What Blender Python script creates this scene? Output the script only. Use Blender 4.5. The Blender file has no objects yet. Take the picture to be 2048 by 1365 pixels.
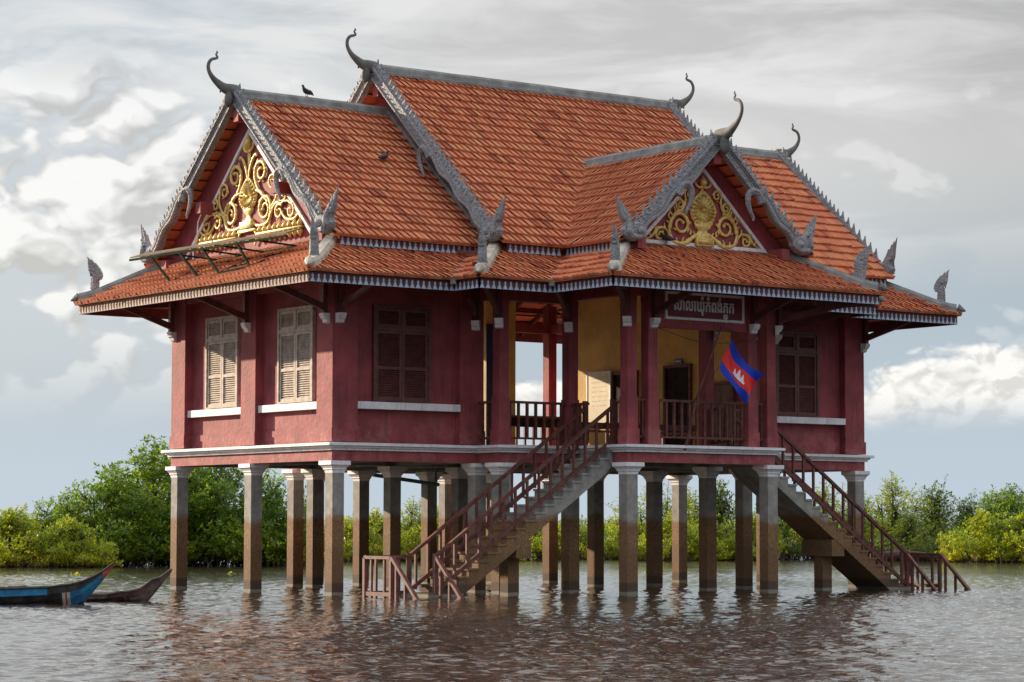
import bpy, bmesh, math, random
from mathutils import Vector, Matrix
sc = bpy.context.scene
COL = sc.collection
R = math.radians
# ------------------------------------------------------------------ camera
CAM = Vector((-32.37950758, -51.69305192, 1.54686998))
FPX = 5210.5668
D = Vector((0.58640109, 0.80679982, 0.07216516)); RR = Vector((0.80890889, -0.58793401, 0.0)); UU = Vector((-0.04242835, -0.05837504, 0.9973927))
ro = 0.00171437
right = (math.cos(ro) * RR + math.sin(ro) * UU).normalized(); up = (-math.sin(ro) * RR + math.cos(ro) * UU).normalized()
cd = bpy.data.cameras.new("camera"); cam = bpy.data.objects.new("camera", cd); COL.objects.link(cam)
cd.sensor_width = 36.0; cd.lens = FPX / 2048 * 36.0; cd.clip_start = 0.5; cd.clip_end = 9000
cam.matrix_world = Matrix(((right.x, up.x, -D.x, CAM.x), (right.y, up.y, -D.y, CAM.y), (right.z, up.z, -D.z, CAM.z), (0, 0, 0, 1)))
sc.camera = cam
# ------------------------------------------------------------------ light
SUNDIR = Vector((1.0, -2.66, -0.80)).normalized()      # way the light travels
sd = bpy.data.lights.new("sun", 'SUN'); sun = bpy.data.objects.new("sun", sd); COL.objects.link(sun)
sd.energy = 5.0; sd.angle = R(0.6); sd.color = (1.0, 0.80, 0.58)
sun.rotation_euler = SUNDIR.to_track_quat('-Z', 'Y').to_euler(); sun.location = (0, 20, 30)
vs = sc.view_settings; vs.view_transform = 'Standard'; vs.look = 'None'; vs.gamma = 1.0; vs.exposure = 0.80
sc.cycles.max_bounces = 6; sc.cycles.transparent_max_bounces = 8

# ------------------------------------------------------------------ node helper
class NT:
    def __init__(s, tree): s.t = tree; s.n = tree.nodes; s.l = tree.links
    def node(s, typ, **kw):
        n = s.n.new(typ)
        for k, v in kw.items():
            if k.startswith('i_'): continue
            setattr(n, k, v)
        return n
    def put(s, sock, v):
        if isinstance(v, bpy.types.NodeSocket): s.l.new(v, sock)
        elif v is not None:
            if isinstance(v, (tuple, list)) and len(v) == 3 and sock.type == 'RGBA': v = (*v, 1)
            sock.default_value = v
    def m(s, op, a, b=None, c=None, clamp=False):
        n = s.node('ShaderNodeMath', operation=op, use_clamp=clamp)
        s.put(n.inputs[0], a)
        if b is not None: s.put(n.inputs[1], b)
        if c is not None: s.put(n.inputs[2], c)
        return n.outputs[0]
    def ramp(s, v, lo, hi, a=0.0, b=1.0):
        n = s.node('ShaderNodeMapRange', interpolation_type='SMOOTHSTEP'); s.put(n.inputs['Value'], v)
        for k, x in zip(('From Min', 'From Max', 'To Min', 'To Max'), (lo, hi, a, b)): s.put(n.inputs[k], x)
        return n.outputs[0]
    def mix(s, f, a, b, mode='MIX'):
        n = s.node('ShaderNodeMix', data_type='RGBA', blend_type=mode)
        s.put(n.inputs[0], f); s.put(n.inputs[6], a); s.put(n.inputs[7], b); return n.outputs[2]
    def noise(s, vec, scale, detail=4, rough=.5, dist=0.0, lac=2.0):
        n = s.node('ShaderNodeTexNoise'); n.normalize = True
        if vec is not None: s.l.new(vec, n.inputs['Vector'])
        for k, x in (('Scale', scale), ('Detail', detail), ('Roughness', rough), ('Distortion', dist), ('Lacunarity', lac)): n.inputs[k].default_value = x
        return n.outputs['Fac']
    def comb(s, x, y, z):
        n = s.node('ShaderNodeCombineXYZ'); s.put(n.inputs[0], x); s.put(n.inputs[1], y); s.put(n.inputs[2], z); return n.outputs[0]
    def sep(s, v):
        n = s.node('ShaderNodeSeparateXYZ'); s.l.new(v, n.inputs[0]); return n.outputs
    def vm(s, op, a, b=None, sc_=None):
        n = s.node('ShaderNodeVectorMath', operation=op); s.put(n.inputs[0], a)
        if b is not None: s.put(n.inputs[1], b)
        if sc_ is not None: s.put(n.inputs[3], sc_)
        return n.outputs['Value'] if op in ('DOT_PRODUCT', 'LENGTH') else n.outputs[0]

# ------------------------------------------------------------------ world: hazy sky with cloud layers
W = bpy.data.worlds.new("World"); sc.world = W; W.use_nodes = True
W.cycles.sampling_method = 'MANUAL'; W.cycles.sample_map_resolution = 256
t = NT(W.node_tree); bg = t.n['Background']
sky = t.node('ShaderNodeTexSky', sky_type='NISHITA'); sky.sun_disc = False
sky.sun_elevation = math.asin(-SUNDIR.z); sky.sun_rotation = math.atan2(-SUNDIR.x, -SUNDIR.y)
sky.air_density = 1.0; sky.dust_density = 2.0
tc = t.node('ShaderNodeTexCoord'); g = t.vm('NORMALIZE', tc.outputs['Generated'])
fwd = (0.5874, 0.8093, 0.0); rgt = (0.8093, -0.5874, 0.0)
az = t.m('MULTIPLY', t.m('ARCTAN2', t.vm('DOT_PRODUCT', g, rgt), t.vm('DOT_PRODUCT', g, fwd)), 5.21)
el = t.m('MULTIPLY', t.m('ARCSINE', t.sep(g)[2]), 5.21)
P = t.comb(az, t.m('MULTIPLY', el, 1.5), 0.0)
def billow(p, scale):      # rounded puffs with creases between them
    r = None
    for k, (f, w) in enumerate(((1.0, .62), (2.3, .26), (5.1, .12))):
        v = t.m('MULTIPLY', t.m('ABSOLUTE', t.m('SUBTRACT', t.m('MULTIPLY', t.noise(p, scale * f, 0), 2.0), 1.0)), 1.8 * w)
        r = v if r is None else t.m('ADD', r, v)
    return r
wn = t.node('ShaderNodeTexNoise'); t.l.new(P, wn.inputs['Vector']); wn.inputs['Scale'].default_value = 6.0; wn.inputs['Detail'].default_value = 3
PW = t.vm('ADD', P, t.vm('SCALE', t.vm('SUBTRACT', wn.outputs['Color'], (.5, .5, .5)), sc_=.10))
bign = t.noise(t.vm('ADD', P, (7.3, 1.1, 0.0)), 2.2, 5, .55)
fine = t.noise(PW, 11.0, 5, .62)
def dens(off):
    q = t.vm('ADD', PW, off); return t.m('ADD', t.m('MULTIPLY', billow(q, 4.2), .60), t.m('ADD', t.m('MULTIPLY', bign, 1.0), t.m('MULTIPLY', fine, .24)))
d0 = dens((0, 0, 0)); d1 = dens((-.035, .045, 0)); relief = t.m('MULTIPLY', t.m('SUBTRACT', d0, d1), 1.5)
veil = t.noise(t.comb(t.m('MULTIPLY', az, .8), t.m('MULTIPLY', el, 3.4), 9.0), 1.9, 5, .58, .6)
lowblue = (0.50, 0.60, 0.70); midgrey = (0.43, 0.51, 0.585); topwarm = (0.64, 0.635, 0.625)
base = t.mix(t.ramp(el, 0.0, .40), lowblue, midgrey)
base = t.mix(t.ramp(el, .40, .78), base, topwarm)
leftness = t.ramp(az, -.05, -.75)
base = t.mix(t.m('MULTIPLY', leftness, t.ramp(el, .15, .45)), base, (.54, .585, .63))
base = t.mix(t.m('MULTIPLY', t.ramp(veil, .45, .62), t.m('MULTIPLY', t.ramp(el, .45, .7), .75)), base, (0.78, 0.775, 0.765))
base = t.mix(t.m('MULTIPLY', t.ramp(veil, .50, .36), t.ramp(el, .68, 1.0, 0.0, .8)), base, (0.50, 0.49, 0.485))
base = t.mix(t.m('MULTIPLY', t.ramp(az, .45, 1.1), t.ramp(el, .30, .6)), base, t.vm('SCALE', base, sc_=.86))
amount = t.m('ADD', t.m('MULTIPLY', leftness, .27), t.m('MULTIPLY', t.ramp(az, .6, 1.1), .02))
cum = t.ramp(t.m('ADD', d0, amount), 1.00, 1.14)
cum = t.m('MULTIPLY', cum, t.ramp(el, .18, .50))
cum = t.m('MULTIPLY', cum, t.m('MULTIPLY', t.ramp(el, 1.02, .80), t.m('ADD', .35, t.m('MULTIPLY', leftness, .65))))
shade = t.m('ADD', t.m('ADD', .72, relief), t.m('MULTIPLY', t.m('SUBTRACT', d0, .85), .35))
shade = t.m('ADD', shade, t.m('MULTIPLY', t.m('SUBTRACT', fine, .5), .30))
shade = t.m('MINIMUM', t.m('MAXIMUM', shade, .52), .90)
c1 = t.mix(cum, base, t.mix(1.0, t.comb(shade, shade, shade), (0.985, 0.98, 0.97), 'MULTIPLY'))
def head(ax, ey, rx, ry, flat, c):
    p0 = t.vm('ADD', PW, (ax * 3, 0, ax)); n2 = billow(p0, 12.0); n3 = billow(t.vm('ADD', p0, (-.014, .018, 0)), 12.0); nn = t.noise(p0, 5.0, 4, .6)
    dx = t.m('DIVIDE', t.m('SUBTRACT', az, ax), rx); dy = t.m('DIVIDE', t.m('SUBTRACT', el, ey), ry)
    d = t.m('SQRT', t.m('ADD', t.m('MULTIPLY', dx, dx), t.m('MULTIPLY', dy, dy)))
    f = t.ramp(t.m('SUBTRACT', d, t.m('ADD', t.m('MULTIPLY', t.m('SUBTRACT', n2, .6), .30), t.m('MULTIPLY', t.m('SUBTRACT', nn, .5), .9))), 1.08, .86)
    f = t.m('MULTIPLY', f, t.ramp(t.m('ADD', el, t.m('MULTIPLY', t.m('SUBTRACT', nn, .5), .08)), ey - flat, ey + .05))
    sh = t.m('ADD', t.m('ADD', .84, t.m('MULTIPLY', t.m('SUBTRACT', n2, n3), .55)), t.m('MULTIPLY', dy, .08))
    sh = t.m('MINIMUM', t.m('MAXIMUM', sh, .70), .95)
    return t.mix(f, c, t.mix(1.0, t.comb(sh, sh, sh), (1.0, .985, .955), 'MULTIPLY'))
c2 = head(1.10, .23, .42, .16, .05, c1)
c2 = head(.03, .235, .16, .07, .05, c2)
# the sky outside what the photo shows: brighter overcast overhead and behind
lift = t.m('ADD', 1.0, t.m('MULTIPLY', t.ramp(el, 1.0, 4.0), 0.95))
beh = t.m('MULTIPLY', t.ramp(t.vm('DOT_PRODUCT', g, fwd), .2, -.6, 0.0, 0.10), t.ramp(el, 3.2, 1.2))
bluer = t.ramp(t.vm('DOT_PRODUCT', g, fwd), .2, -.6)
k = t.m('MULTIPLY', lift, t.m('SUBTRACT', 1.0, beh))
c3 = t.vm('SCALE', c2, sc_=k)
c3 = t.mix(bluer, c3, t.vm('MULTIPLY', c3, (.97, 1.0, 1.08)))
c3 = t.vm('SCALE', c3, sc_=6.2)                      # the Background strength is 0.1
skyc = t.mix(0.93, sky.outputs[0], c3)
t.l.new(skyc, bg.inputs[0]); bg.inputs[1].default_value = 0.1

# ------------------------------------------------------------------ materials
MATS = {}
def mat(name, col, rough=.7, metal=0.0, var=.12, vscale=3.0, bump=0.0, bscale=40, dirt=None, dirtamt=.5, dscale=1.2, spec=.5, streak=False, extra=None):
    m = bpy.data.materials.new(name); m.use_nodes = True; t = NT(m.node_tree); p = t.n['Principled BSDF']
    tc = t.node('ShaderNodeTexCoord'); o = tc.outputs['Object']
    n = t.noise(o, vscale, 6, .6)
    dark = tuple(c * (1 - var * 2.2) for c in col); lite = tuple(min(1, c * (1 + var * 1.3)) for c in col)
    c = t.mix(t.ramp(n, .3, .7), dark, lite)
    if dirt:
        v = o
        if streak:
            x = t.sep(o); v = t.comb(t.m('MULTIPLY', x[0], 5.0), t.m('MULTIPLY', x[1], 5.0), t.m('MULTIPLY', x[2], .45))
        d = t.noise(v, dscale, 8, .68, .2)
        c = t.mix(t.m('MULTIPLY', t.ramp(d, .5, .72), dirtamt), c, dirt)
    if extra: c = extra(t, o, c)
    t.put(p.inputs['Base Color'], c); p.inputs['Roughness'].default_value = rough; p.inputs['Metallic'].default_value = metal
    p.inputs['Specular IOR Level'].default_value = spec
    if bump:
        b = t.node('ShaderNodeBump'); b.inputs['Strength'].default_value = 1.0; b.inputs['Distance'].default_value = bump
        t.l.new(t.noise(o, bscale, 6, .6), b.inputs['Height']); t.l.new(b.outputs[0], p.inputs['Normal'])
    MATS[name] = m; return m
def scuffs(t, o, c):   # small chalky scuff marks
    a = t.noise(o, 9, 9, .75); x = t.sep(o)
    c = t.mix(t.m('MULTIPLY', t.ramp(a, .66, .72), .45), c, (.55, .38, .36))
    low = t.m('MULTIPLY', t.ramp(x[2], 4.6, 3.6), t.ramp(t.noise(o, 2.5, 7, .7), .45, .62))
    return t.mix(t.m('MULTIPLY', low, .30), c, (.52, .24, .21))
wall_m = mat('rose_plaster', (.305, .060, .069), .75, var=.13, vscale=1.6, bump=.012, bscale=9, dirt=(.13, .030, .038), dirtamt=.75, dscale=1.3, streak=True, extra=scuffs)
trim_m = mat('white_paint', (.80, .80, .81), .6, var=.06, bump=.004, bscale=25, dirt=(.40, .35, .32), dirtamt=.55, dscale=2.2, streak=True)
yellow_m = mat('ochre_plaster', (.68, .45, .15), .8, var=.1, vscale=1.2, bump=.006, bscale=8, dirt=(.34, .22, .08), dirtamt=.5, dscale=.9)
def waterline(t, o, c):
    x = t.sep(o); nz = t.noise(o, 2.2, 6, .65)
    z = t.m('ADD', x[2], t.m('ADD', t.m('MULTIPLY', t.m('SUBTRACT', nz, .5), .30), t.m('MULTIPLY', t.m('SUBTRACT', t.noise(o, .45, 2, .5), .5), .9)))
    fine = t.noise(o, 16, 7, .7)
    brown = t.mix(t.ramp(fine, .35, .7), (.15, .082, .036), (.28, .165, .080))
    c = t.mix(t.ramp(z, 1.95, 1.75), c, brown)
    brown2 = t.mix(t.ramp(fine, .3, .7), (.12, .064, .028), (.20, .115, .056))
    c = t.mix(t.ramp(z, 1.3, .95), c, brown2)
    c = t.mix(t.ramp(x[2], .34, .25), c, (.085, .052, .034))
    c = t.mix(t.ramp(t.m('ADD', x[2], t.m('MULTIPLY', nz, .06)), .12, .10), c, (.22, .20, .16))
    sc_ = t.ramp(t.noise(o, 11, 9, .8), .70, .76)
    return t.mix(t.m('MULTIPLY', sc_, .5), c, (.42, .38, .33))
conc_m = mat('stained_concrete', (.29, .28, .255), .85, var=.12, vscale=4, bump=.010, bscale=22, extra=waterline)
concd_m = mat('grey_concrete', (.25, .245, .23), .85, var=.14, vscale=3, bump=.01, bscale=20, dirt=(.11, .10, .09), dirtamt=.5)
rail_m = mat('brown_painted_wood', (.125, .038, .029), .65, var=.2, vscale=7, bump=.003, bscale=60, dirt=(.24, .11, .08), dirtamt=.5, dscale=4)
beam_m = mat('dark_red_timber', (.13, .032, .032), .6, var=.2, vscale=5, bump=.004, bscale=40)
shut_m = mat('brown_shutter_paint', (.135, .045, .038), .55, var=.15, vscale=6, bump=.003, bscale=50)
shutp_m = mat('weathered_beige_shutter', (.50, .43, .37), .7, var=.14, vscale=6, bump=.004, bscale=50, dirt=(.24, .15, .11), dirtamt=.5, dscale=3, streak=True)
val_m = mat('maroon_fascia', (.115, .034, .034), .6, var=.15, vscale=5)
valb_m = mat('pale_blue_paint', (.40, .52, .66), .6, var=.08, dirt=(.25, .28, .33), dirtamt=.5, dscale=5)
valw_m = mat('weathered_fascia', (.25, .14, .095), .8, var=.22, vscale=7, bump=.005, bscale=40)
valp_m = mat('peeling_fascia_paint', (.46, .37, .33), .8, var=.2, vscale=9, bump=.004, bscale=60)
def carve_shade(t, o, c):  # shade in the carving's creases, painted into the colour along the cell edges
    v = t.node('ShaderNodeTexVoronoi'); v.inputs['Scale'].default_value = 20; t.l.new(o, v.inputs['Vector'])
    return t.mix(t.m('MULTIPLY', t.ramp(v.outputs['Distance'], .42, .62), .40), c, (.17, .175, .185))
naga_m = mat('grey_stucco', (.32, .325, .34), .72, var=.10, vscale=6, dirt=(.18, .18, .19), dirtamt=.45, dscale=1.4, extra=carve_shade)
def addbump(m, kind, scale, dist):
    t = NT(m.node_tree); p = t.n['Principled BSDF']; tc = t.node('ShaderNodeTexCoord')
    v = t.node('ShaderNodeTexVoronoi'); v.inputs['Scale'].default_value = scale; t.l.new(tc.outputs['Object'], v.inputs['Vector'])
    h = t.m('ADD', t.m('MULTIPLY', v.outputs['Distance'], -1.0), t.m('MULTIPLY', t.noise(tc.outputs['Object'], scale * 3, 5, .6), .4))
    b = t.node('ShaderNodeBump'); b.inputs['Distance'].default_value = dist; t.l.new(h, b.inputs['Height']); t.l.new(b.outputs[0], p.inputs['Normal'])
addbump(naga_m, 'v', 22, .028)
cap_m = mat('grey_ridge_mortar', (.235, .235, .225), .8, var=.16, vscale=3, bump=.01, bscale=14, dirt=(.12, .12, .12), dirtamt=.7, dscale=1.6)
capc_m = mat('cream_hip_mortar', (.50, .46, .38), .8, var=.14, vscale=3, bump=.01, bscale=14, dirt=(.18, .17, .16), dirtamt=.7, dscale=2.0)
horn_m = mat('dark_horn_stucco', (.135, .135, .13), .75, var=.14, vscale=4, bump=.006, bscale=14)
gold_m = mat('gold_paint', (.74, .53, .16), .42, metal=.2, var=.12, vscale=9, bump=.006, bscale=30, dirt=(.30, .18, .05), dirtamt=.5, dscale=6)
metal_m = mat('green_grey_steel', (.022, .034, .022), .9, var=.2, vscale=9, spec=.04)
panel_m = mat('beige_sheet', (.17, .135, .095), .85, var=.15, spec=.1)
pipe_m = mat('teal_pipe', (.10, .20, .20), .5, var=.12)
dark_m = mat('dark_door_timber', (.022, .010, .009), .7, var=.2, spec=.15)
board_m = mat('whiteboard', (.62, .55, .40), .35, var=.05)
mark_m = mat('faded_marker', (.30, .26, .22), .6, var=.1)
navy_m = mat('navy_enamel', (.02, .03, .10), .4, var=.1)
rope_m = mat('dark_rope', (.04, .03, .03), .8)
bluef_m = mat('flag_blue', (.008, .045, .48), .55, var=.06, spec=.3)
redf_m = mat('flag_red', (.80, .025, .014), .55, var=.06, spec=.3)
whitef_m = mat('flag_white', (.85, .83, .88), .7, var=.05)
pigeon_m = mat('pigeon_feathers', (.045, .042, .055), .6, var=.3, vscale=20)
bark_m = mat('brown_bark', (.075, .05, .035), .85, var=.3, vscale=6)

# roof tiles: colour varies from tile to tile, moss and soot in patches
tm = bpy.data.materials.new('clay_tiles'); tm.use_nodes = True; t = NT(tm.node_tree); p = t.n['Principled BSDF']
at = t.node('ShaderNodeAttribute', attribute_name='tint'); a = t.sep(at.outputs['Color'])
tc = t.node('ShaderNodeTexCoord'); o = tc.outputs['Object']
c = t.mix(a[0], (.54, .158, .076), (.68, .240, .112))
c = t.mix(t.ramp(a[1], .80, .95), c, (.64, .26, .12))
c = t.mix(t.ramp(a[1], .13, .02), c, (.36, .095, .050))
c = t.mix(t.m('MULTIPLY', t.ramp(t.noise(o, .55, 4, .6), .48, .70), .45), c, (.56, .21, .10))
c = t.mix(t.m('MULTIPLY', t.ramp(t.noise(o, 5.0, 9, .75), .56, .72), .45), c, (.13, .042, .022))
c = t.mix(t.m('MULTIPLY', t.ramp(t.noise(o, 1.3, 8, .7), .60, .70), .40), c, (.15, .055, .03))
c = t.mix(t.m('MULTIPLY', t.ramp(a[2], .3, 0.0), .80), c, (.075, .026, .015))
c = t.mix(t.m('MULTIPLY', t.ramp(t.noise(o, 22, 6, .7), .62, .72), .35), c, (.55, .33, .2))
t.put(p.inputs['Base Color'], c); p.inputs['Roughness'].default_value = .78; p.inputs['Specular IOR Level'].default_value = .35
b = t.node('ShaderNodeBump'); b.inputs['Distance'].default_value = .006; t.l.new(t.noise(o, 35, 6, .65), b.inputs['Height']); t.l.new(b.outputs[0], p.inputs['Normal'])

# leaves
def leafmat(name, c0, c1, c2):
    m = bpy.data.materials.new(name); m.use_nodes = True; t = NT(m.node_tree); p = t.n['Principled BSDF']
    at = t.node('ShaderNodeAttribute', attribute_name='tint'); a = t.sep(at.outputs['Color'])
    c = t.mix(a[0], c0, c1); c = t.mix(t.ramp(a[1], .55, 1.0), c, c2)
    t.put(p.inputs['Base Color'], c); p.inputs['Roughness'].default_value = .42
    tr = t.node('ShaderNodeBsdfTranslucent'); t.put(tr.inputs['Color'], t.vm('MULTIPLY', c, (2.0, 1.95, .42)))
    mx = t.node('ShaderNodeMixShader'); mx.inputs[0].default_value = .48
    t.l.new(p.outputs[0], mx.inputs[1]); t.l.new(tr.outputs[0], mx.inputs[2])
    t.l.new(mx.outputs[0], t.n['Material Output'].inputs['Surface']); return m
leaf1 = leafmat('mangrove_leaves', (.065, .125, .028), (.13, .215, .040), (.36, .36, .04))
leaf2 = leafmat('yellow_green_leaves', (.13, .19, .022), (.25, .29, .032), (.44, .41, .04))
leaf3 = leafmat('dull_green_leaves', (.055, .095, .03), (.11, .16, .05), (.24, .25, .07))

# ------------------------------------------------------------------ mesh helpers
def tag(o, label=None, cat=None, group=None, kind=None):
    if label: o['label'] = label
    if cat: o['category'] = cat
    if group: o['group'] = group
    if kind: o['kind'] = kind
    return o
def empty(name, loc, label=None, cat=None, group=None):
    e = bpy.data.objects.new(name, None); e.empty_display_size = .3; e.location = loc; COL.objects.link(e)
    return tag(e, label, cat, group)
def child(o, parent):
    if parent is not None:
        o.parent = parent; o.matrix_parent_inverse = Matrix.Translation(parent.location).inverted()
    return o
class MB:
    def __init__(s): s.v = []; s.f = []; s.mi = []; s.mats = []
    def _m(s, m):
        if m is None: return 0
        if m not in s.mats: s.mats.append(m)
        return s.mats.index(m)
    def add(s, vs, fs, m=None):
        b = len(s.v); s.v += [tuple(x) for x in vs]; s.f += [tuple(i + b for i in f) for f in fs]; s.mi += [s._m(m)] * len(fs); return s
    def box(s, a, b, m=None):
        x0, x1 = sorted((a[0], b[0])); y0, y1 = sorted((a[1], b[1])); z0, z1 = sorted((a[2], b[2]))
        return s.add([(x0, y0, z0), (x1, y0, z0), (x1, y1, z0), (x0, y1, z0), (x0, y0, z1), (x1, y0, z1), (x1, y1, z1), (x0, y1, z1)],
                     [(0, 3, 2, 1), (4, 5, 6, 7), (0, 1, 5, 4), (1, 2, 6, 5), (2, 3, 7, 6), (3, 0, 4, 7)], m)
    def bar(s, p, q, w, h, m=None, upv=(0, 0, 1)):
        p = Vector(p); q = Vector(q); d = (q - p).normalized(); u = Vector(upv)
        if abs(d.dot(u)) > .98: u = Vector((0, 1, 0))
        a = d.cross(u).normalized(); u = a.cross(d).normalized(); a *= w / 2; u *= h / 2
        vs = [p - a - u, p + a - u, p + a + u, p - a + u, q - a - u, q + a - u, q + a + u, q - a + u]
        return s.add(vs, [(3, 2, 1, 0), (4, 5, 6, 7), (0, 1, 5, 4), (1, 2, 6, 5), (2, 3, 7, 6), (3, 0, 4, 7)], m)
    def tube(s, pts, rad, n=8, m=None, side=None, flat=1.0):
        pts = [Vector(q) for q in pts]; rings = []
        for i, q in enumerate(pts):
            d = (pts[min(i + 1, len(pts) - 1)] - pts[max(i - 1, 0)]).normalized()
            ref = Vector(side) if side else (Vector((0, 0, 1)) if abs(d.z) < .9 else Vector((1, 0, 0)))
            a = (ref - d * ref.dot(d)).normalized(); b = d.cross(a)
            r = rad[i] if isinstance(rad, (list, tuple)) else rad
            rings.append([q + a * (math.cos(2 * math.pi * k / n) * r * flat) + b * (math.sin(2 * math.pi * k / n) * r) for k in range(n)])
        vs = [v for r_ in rings for v in r_]; fs = []
        for i in range(len(pts) - 1):
            for k in range(n): fs.append((i * n + k, i * n + (k + 1) % n, (i + 1) * n + (k + 1) % n, (i + 1) * n + k))
        fs.append(tuple(range(n))[::-1]); fs.append(tuple((len(pts) - 1) * n + k for k in range(n)))
        return s.add(vs, fs, m)
    def ball(s, c, r, m=None, n=8, sc_=(1, 1, 1)):
        vs = []; fs = []
        for i in range(1, n // 2 + 1):
            th = math.pi * i / (n // 2 + 1)
            for k in range(n): vs.append((c[0] + r * sc_[0] * math.sin(th) * math.cos(2 * math.pi * k / n), c[1] + r * sc_[1] * math.sin(th) * math.sin(2 * math.pi * k / n), c[2] + r * sc_[2] * math.cos(th)))
        L = n // 2
        for i in range(L - 1):
            for k in range(n): fs.append((i * n + k, (i + 1) * n + k, (i + 1) * n + (k + 1) % n, i * n + (k + 1) % n))
        fs.append(tuple(range(n))); fs.append(tuple((L - 1) * n + k for k in range(n))[::-1])
        return s.add(vs, fs, m)
    def prism(s, poly, fn, t0, t1, m=None, bevel=0.0):
        """poly 2D outline; fn(a,b,t)->3D"""
        n = len(poly)
        if bevel:
            ins = []
            for i in range(n):
                p0 = Vector(poly[i - 1]); p1 = Vector(poly[i]); p2 = Vector(poly[(i + 1) % n])
                e1 = (p1 - p0); e2 = (p2 - p1)
                if e1.length < 1e-6 or e2.length < 1e-6: ins.append(p1); continue
                e1.normalize(); e2.normalize()
                nn = Vector((-e1.y, e1.x)) + Vector((-e2.y, e2.x)); k = max(.5, 1 + e1.dot(e2))
                ins.append(p1 + nn * (bevel / k))
            area = sum(poly[i - 1][0] * poly[i][1] - poly[i][0] * poly[i - 1][1] for i in range(n))
            if area < 0: ins = [Vector(poly[i]) * 2 - ins[i] for i in range(n)]
            tb = bevel * (1 if t1 > t0 else -1) * .8
            lay = [([tuple(v) for v in poly], t0), ([tuple(v) for v in poly], t1 - tb), ([tuple(v) for v in ins], t1)]
        else: lay = [(poly, t0), (poly, t1)]
        vs = [fn(a, b, tt) for pl, tt in lay for a, b in pl]; fs = []
        for L in range(len(lay) - 1):
            for i in range(n): j = (i + 1) % n; fs.append((L * n + i, L * n + j, (L + 1) * n + j, (L + 1) * n + i))
        fs.append(tuple(range(n))[::-1]); fs.append(tuple((len(lay) - 1) * n + i for i in range(n)))
        return s.add(vs, fs, m)
    def build(s, name, m=None, parent=None, smooth=False, fn=None, recalc=True):
        me = bpy.data.meshes.new(name)
        vs = [fn(v) for v in s.v] if fn else s.v
        me.from_pydata([tuple(v) for v in vs], [], s.f)
        if s.mats:
            for x in s.mats: me.materials.append(x)
            me.polygons.foreach_set('material_index', s.mi)
        elif m: me.materials.append(m)
        if recalc:
            bm = bmesh.new(); bm.from_mesh(me); bmesh.ops.recalc_face_normals(bm, faces=bm.faces); bm.to_mesh(me); bm.free()
        if smooth: me.polygons.foreach_set('use_smooth', [True] * len(me.polygons))
        me.update(); o = bpy.data.objects.new(name, me); COL.objects.link(o); child(o, parent); return o
def subdiv(o, lv=1):
    m = o.modifiers.new('s', 'SUBSURF'); m.levels = lv; m.render_levels = lv; return o

XC, YC = 8.525, 3.90
idm = lambda p: p
mx = lambda p: (2 * XC - p[0], p[1], p[2])
my = lambda p: (p[0], 2 * YC - p[1], p[2])
mxy = lambda p: (2 * XC - p[0], 2 * YC - p[1], p[2])
FLIP = {id(idm): False, id(mx): True, id(my): True, id(mxy): False}

# ------------------------------------------------------------------ the house
house = empty('stilt_house', (XC, YC, 0), 'rose red Khmer hall on concrete stilts with steep orange tiled roofs and grey naga finials', 'building')

# floor outline (counter-clockwise from the near corner)
OUT = [(0, 0), (4.15, 0), (4.15, -.99), (6.2, -.99), (6.2, -3.29), (10.85, -3.29), (10.85, -.99), (12.9, -.99), (12.9, 0), (17.05, 0)]
OUT = OUT + [(x, 2 * YC - y) for x, y in OUT[::-1]]
def offs(poly, d):
    n = len(poly); r = []
    for i in range(n):
        p0, p1, p2 = Vector(poly[i - 1]), Vector(poly[i]), Vector(poly[(i + 1) % n])
        e1 = (p1 - p0).normalized(); e2 = (p2 - p1).normalized()
        r.append(p1 + Vector((e1.y, -e1.x)) * d + Vector((e2.y, -e2.x)) * d)
    return r
def ringloft(mb, poly, prof, m=None, close=False):
    n = len(poly); L = [offs(poly, d) for d, z in prof]
    vs = [(v.x, v.y, prof[i][1]) for i, r in enumerate(L) for v in r]; fs = []
    for i in range(len(prof) - 1 if not close else len(prof)):
        i2 = (i + 1) % len(prof)
        for k in range(n): j = (k + 1) % n; fs.append((i * n + k, i * n + j, i2 * n + j, i2 * n + k))
    mb.add(vs, fs, m)
floor = MB()
n = len(OUT)
ringloft(floor, OUT, [(0, 3.15), (0, 3.40), (-.012, 3.40), (-.012, 3.15)], wall_m, close=True); ringloft(floor, OUT, [(-.014, 3.152), (-.014, 3.398), (-.26, 3.398), (-.26, 3.152)], concd_m, close=True)
floor.add([(v[0], v[1], 3.56) for v in OUT], [tuple(range(n))], concd_m)
floor.add([(v.x, v.y, 3.34) for v in offs(OUT, -.1)], [tuple(range(n))[::-1]], concd_m)
fo = floor.build('floor_slab', parent=house, recalc=False)
cor = MB(); ringloft(cor, OUT, [(-.02, 3.395), (.06, 3.395), (.06, 3.44), (.11, 3.455), (.11, 3.49), (.19, 3.505), (.19, 3.565), (-.02, 3.585)], trim_m, close=True)
cor.build('cornice', parent=fo)
jo = None
def joist(a, b): MB().box(a, b).build('floor_joist', concd_m, fo)
for x in (4.26, 6.36, 10.81 - .12, 12.79): joist((x - .12, -.7 if 5 < x < 12 else .2, 3.16), (x + .12, 7.6, 3.336))
for y in (3.9,): joist((.25, y - .12, 3.165), (16.8, y + .12, 3.332))
joist((4.2, .05, 3.163), (12.8, .30, 3.334)); joist((4.2, 7.5, 3.163), (12.8, 7.75, 3.334))
for x in (2.1, 8.5, 14.9): joist((x - .1, .25, 3.17), (x + .1, 7.5, 3.33))

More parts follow.
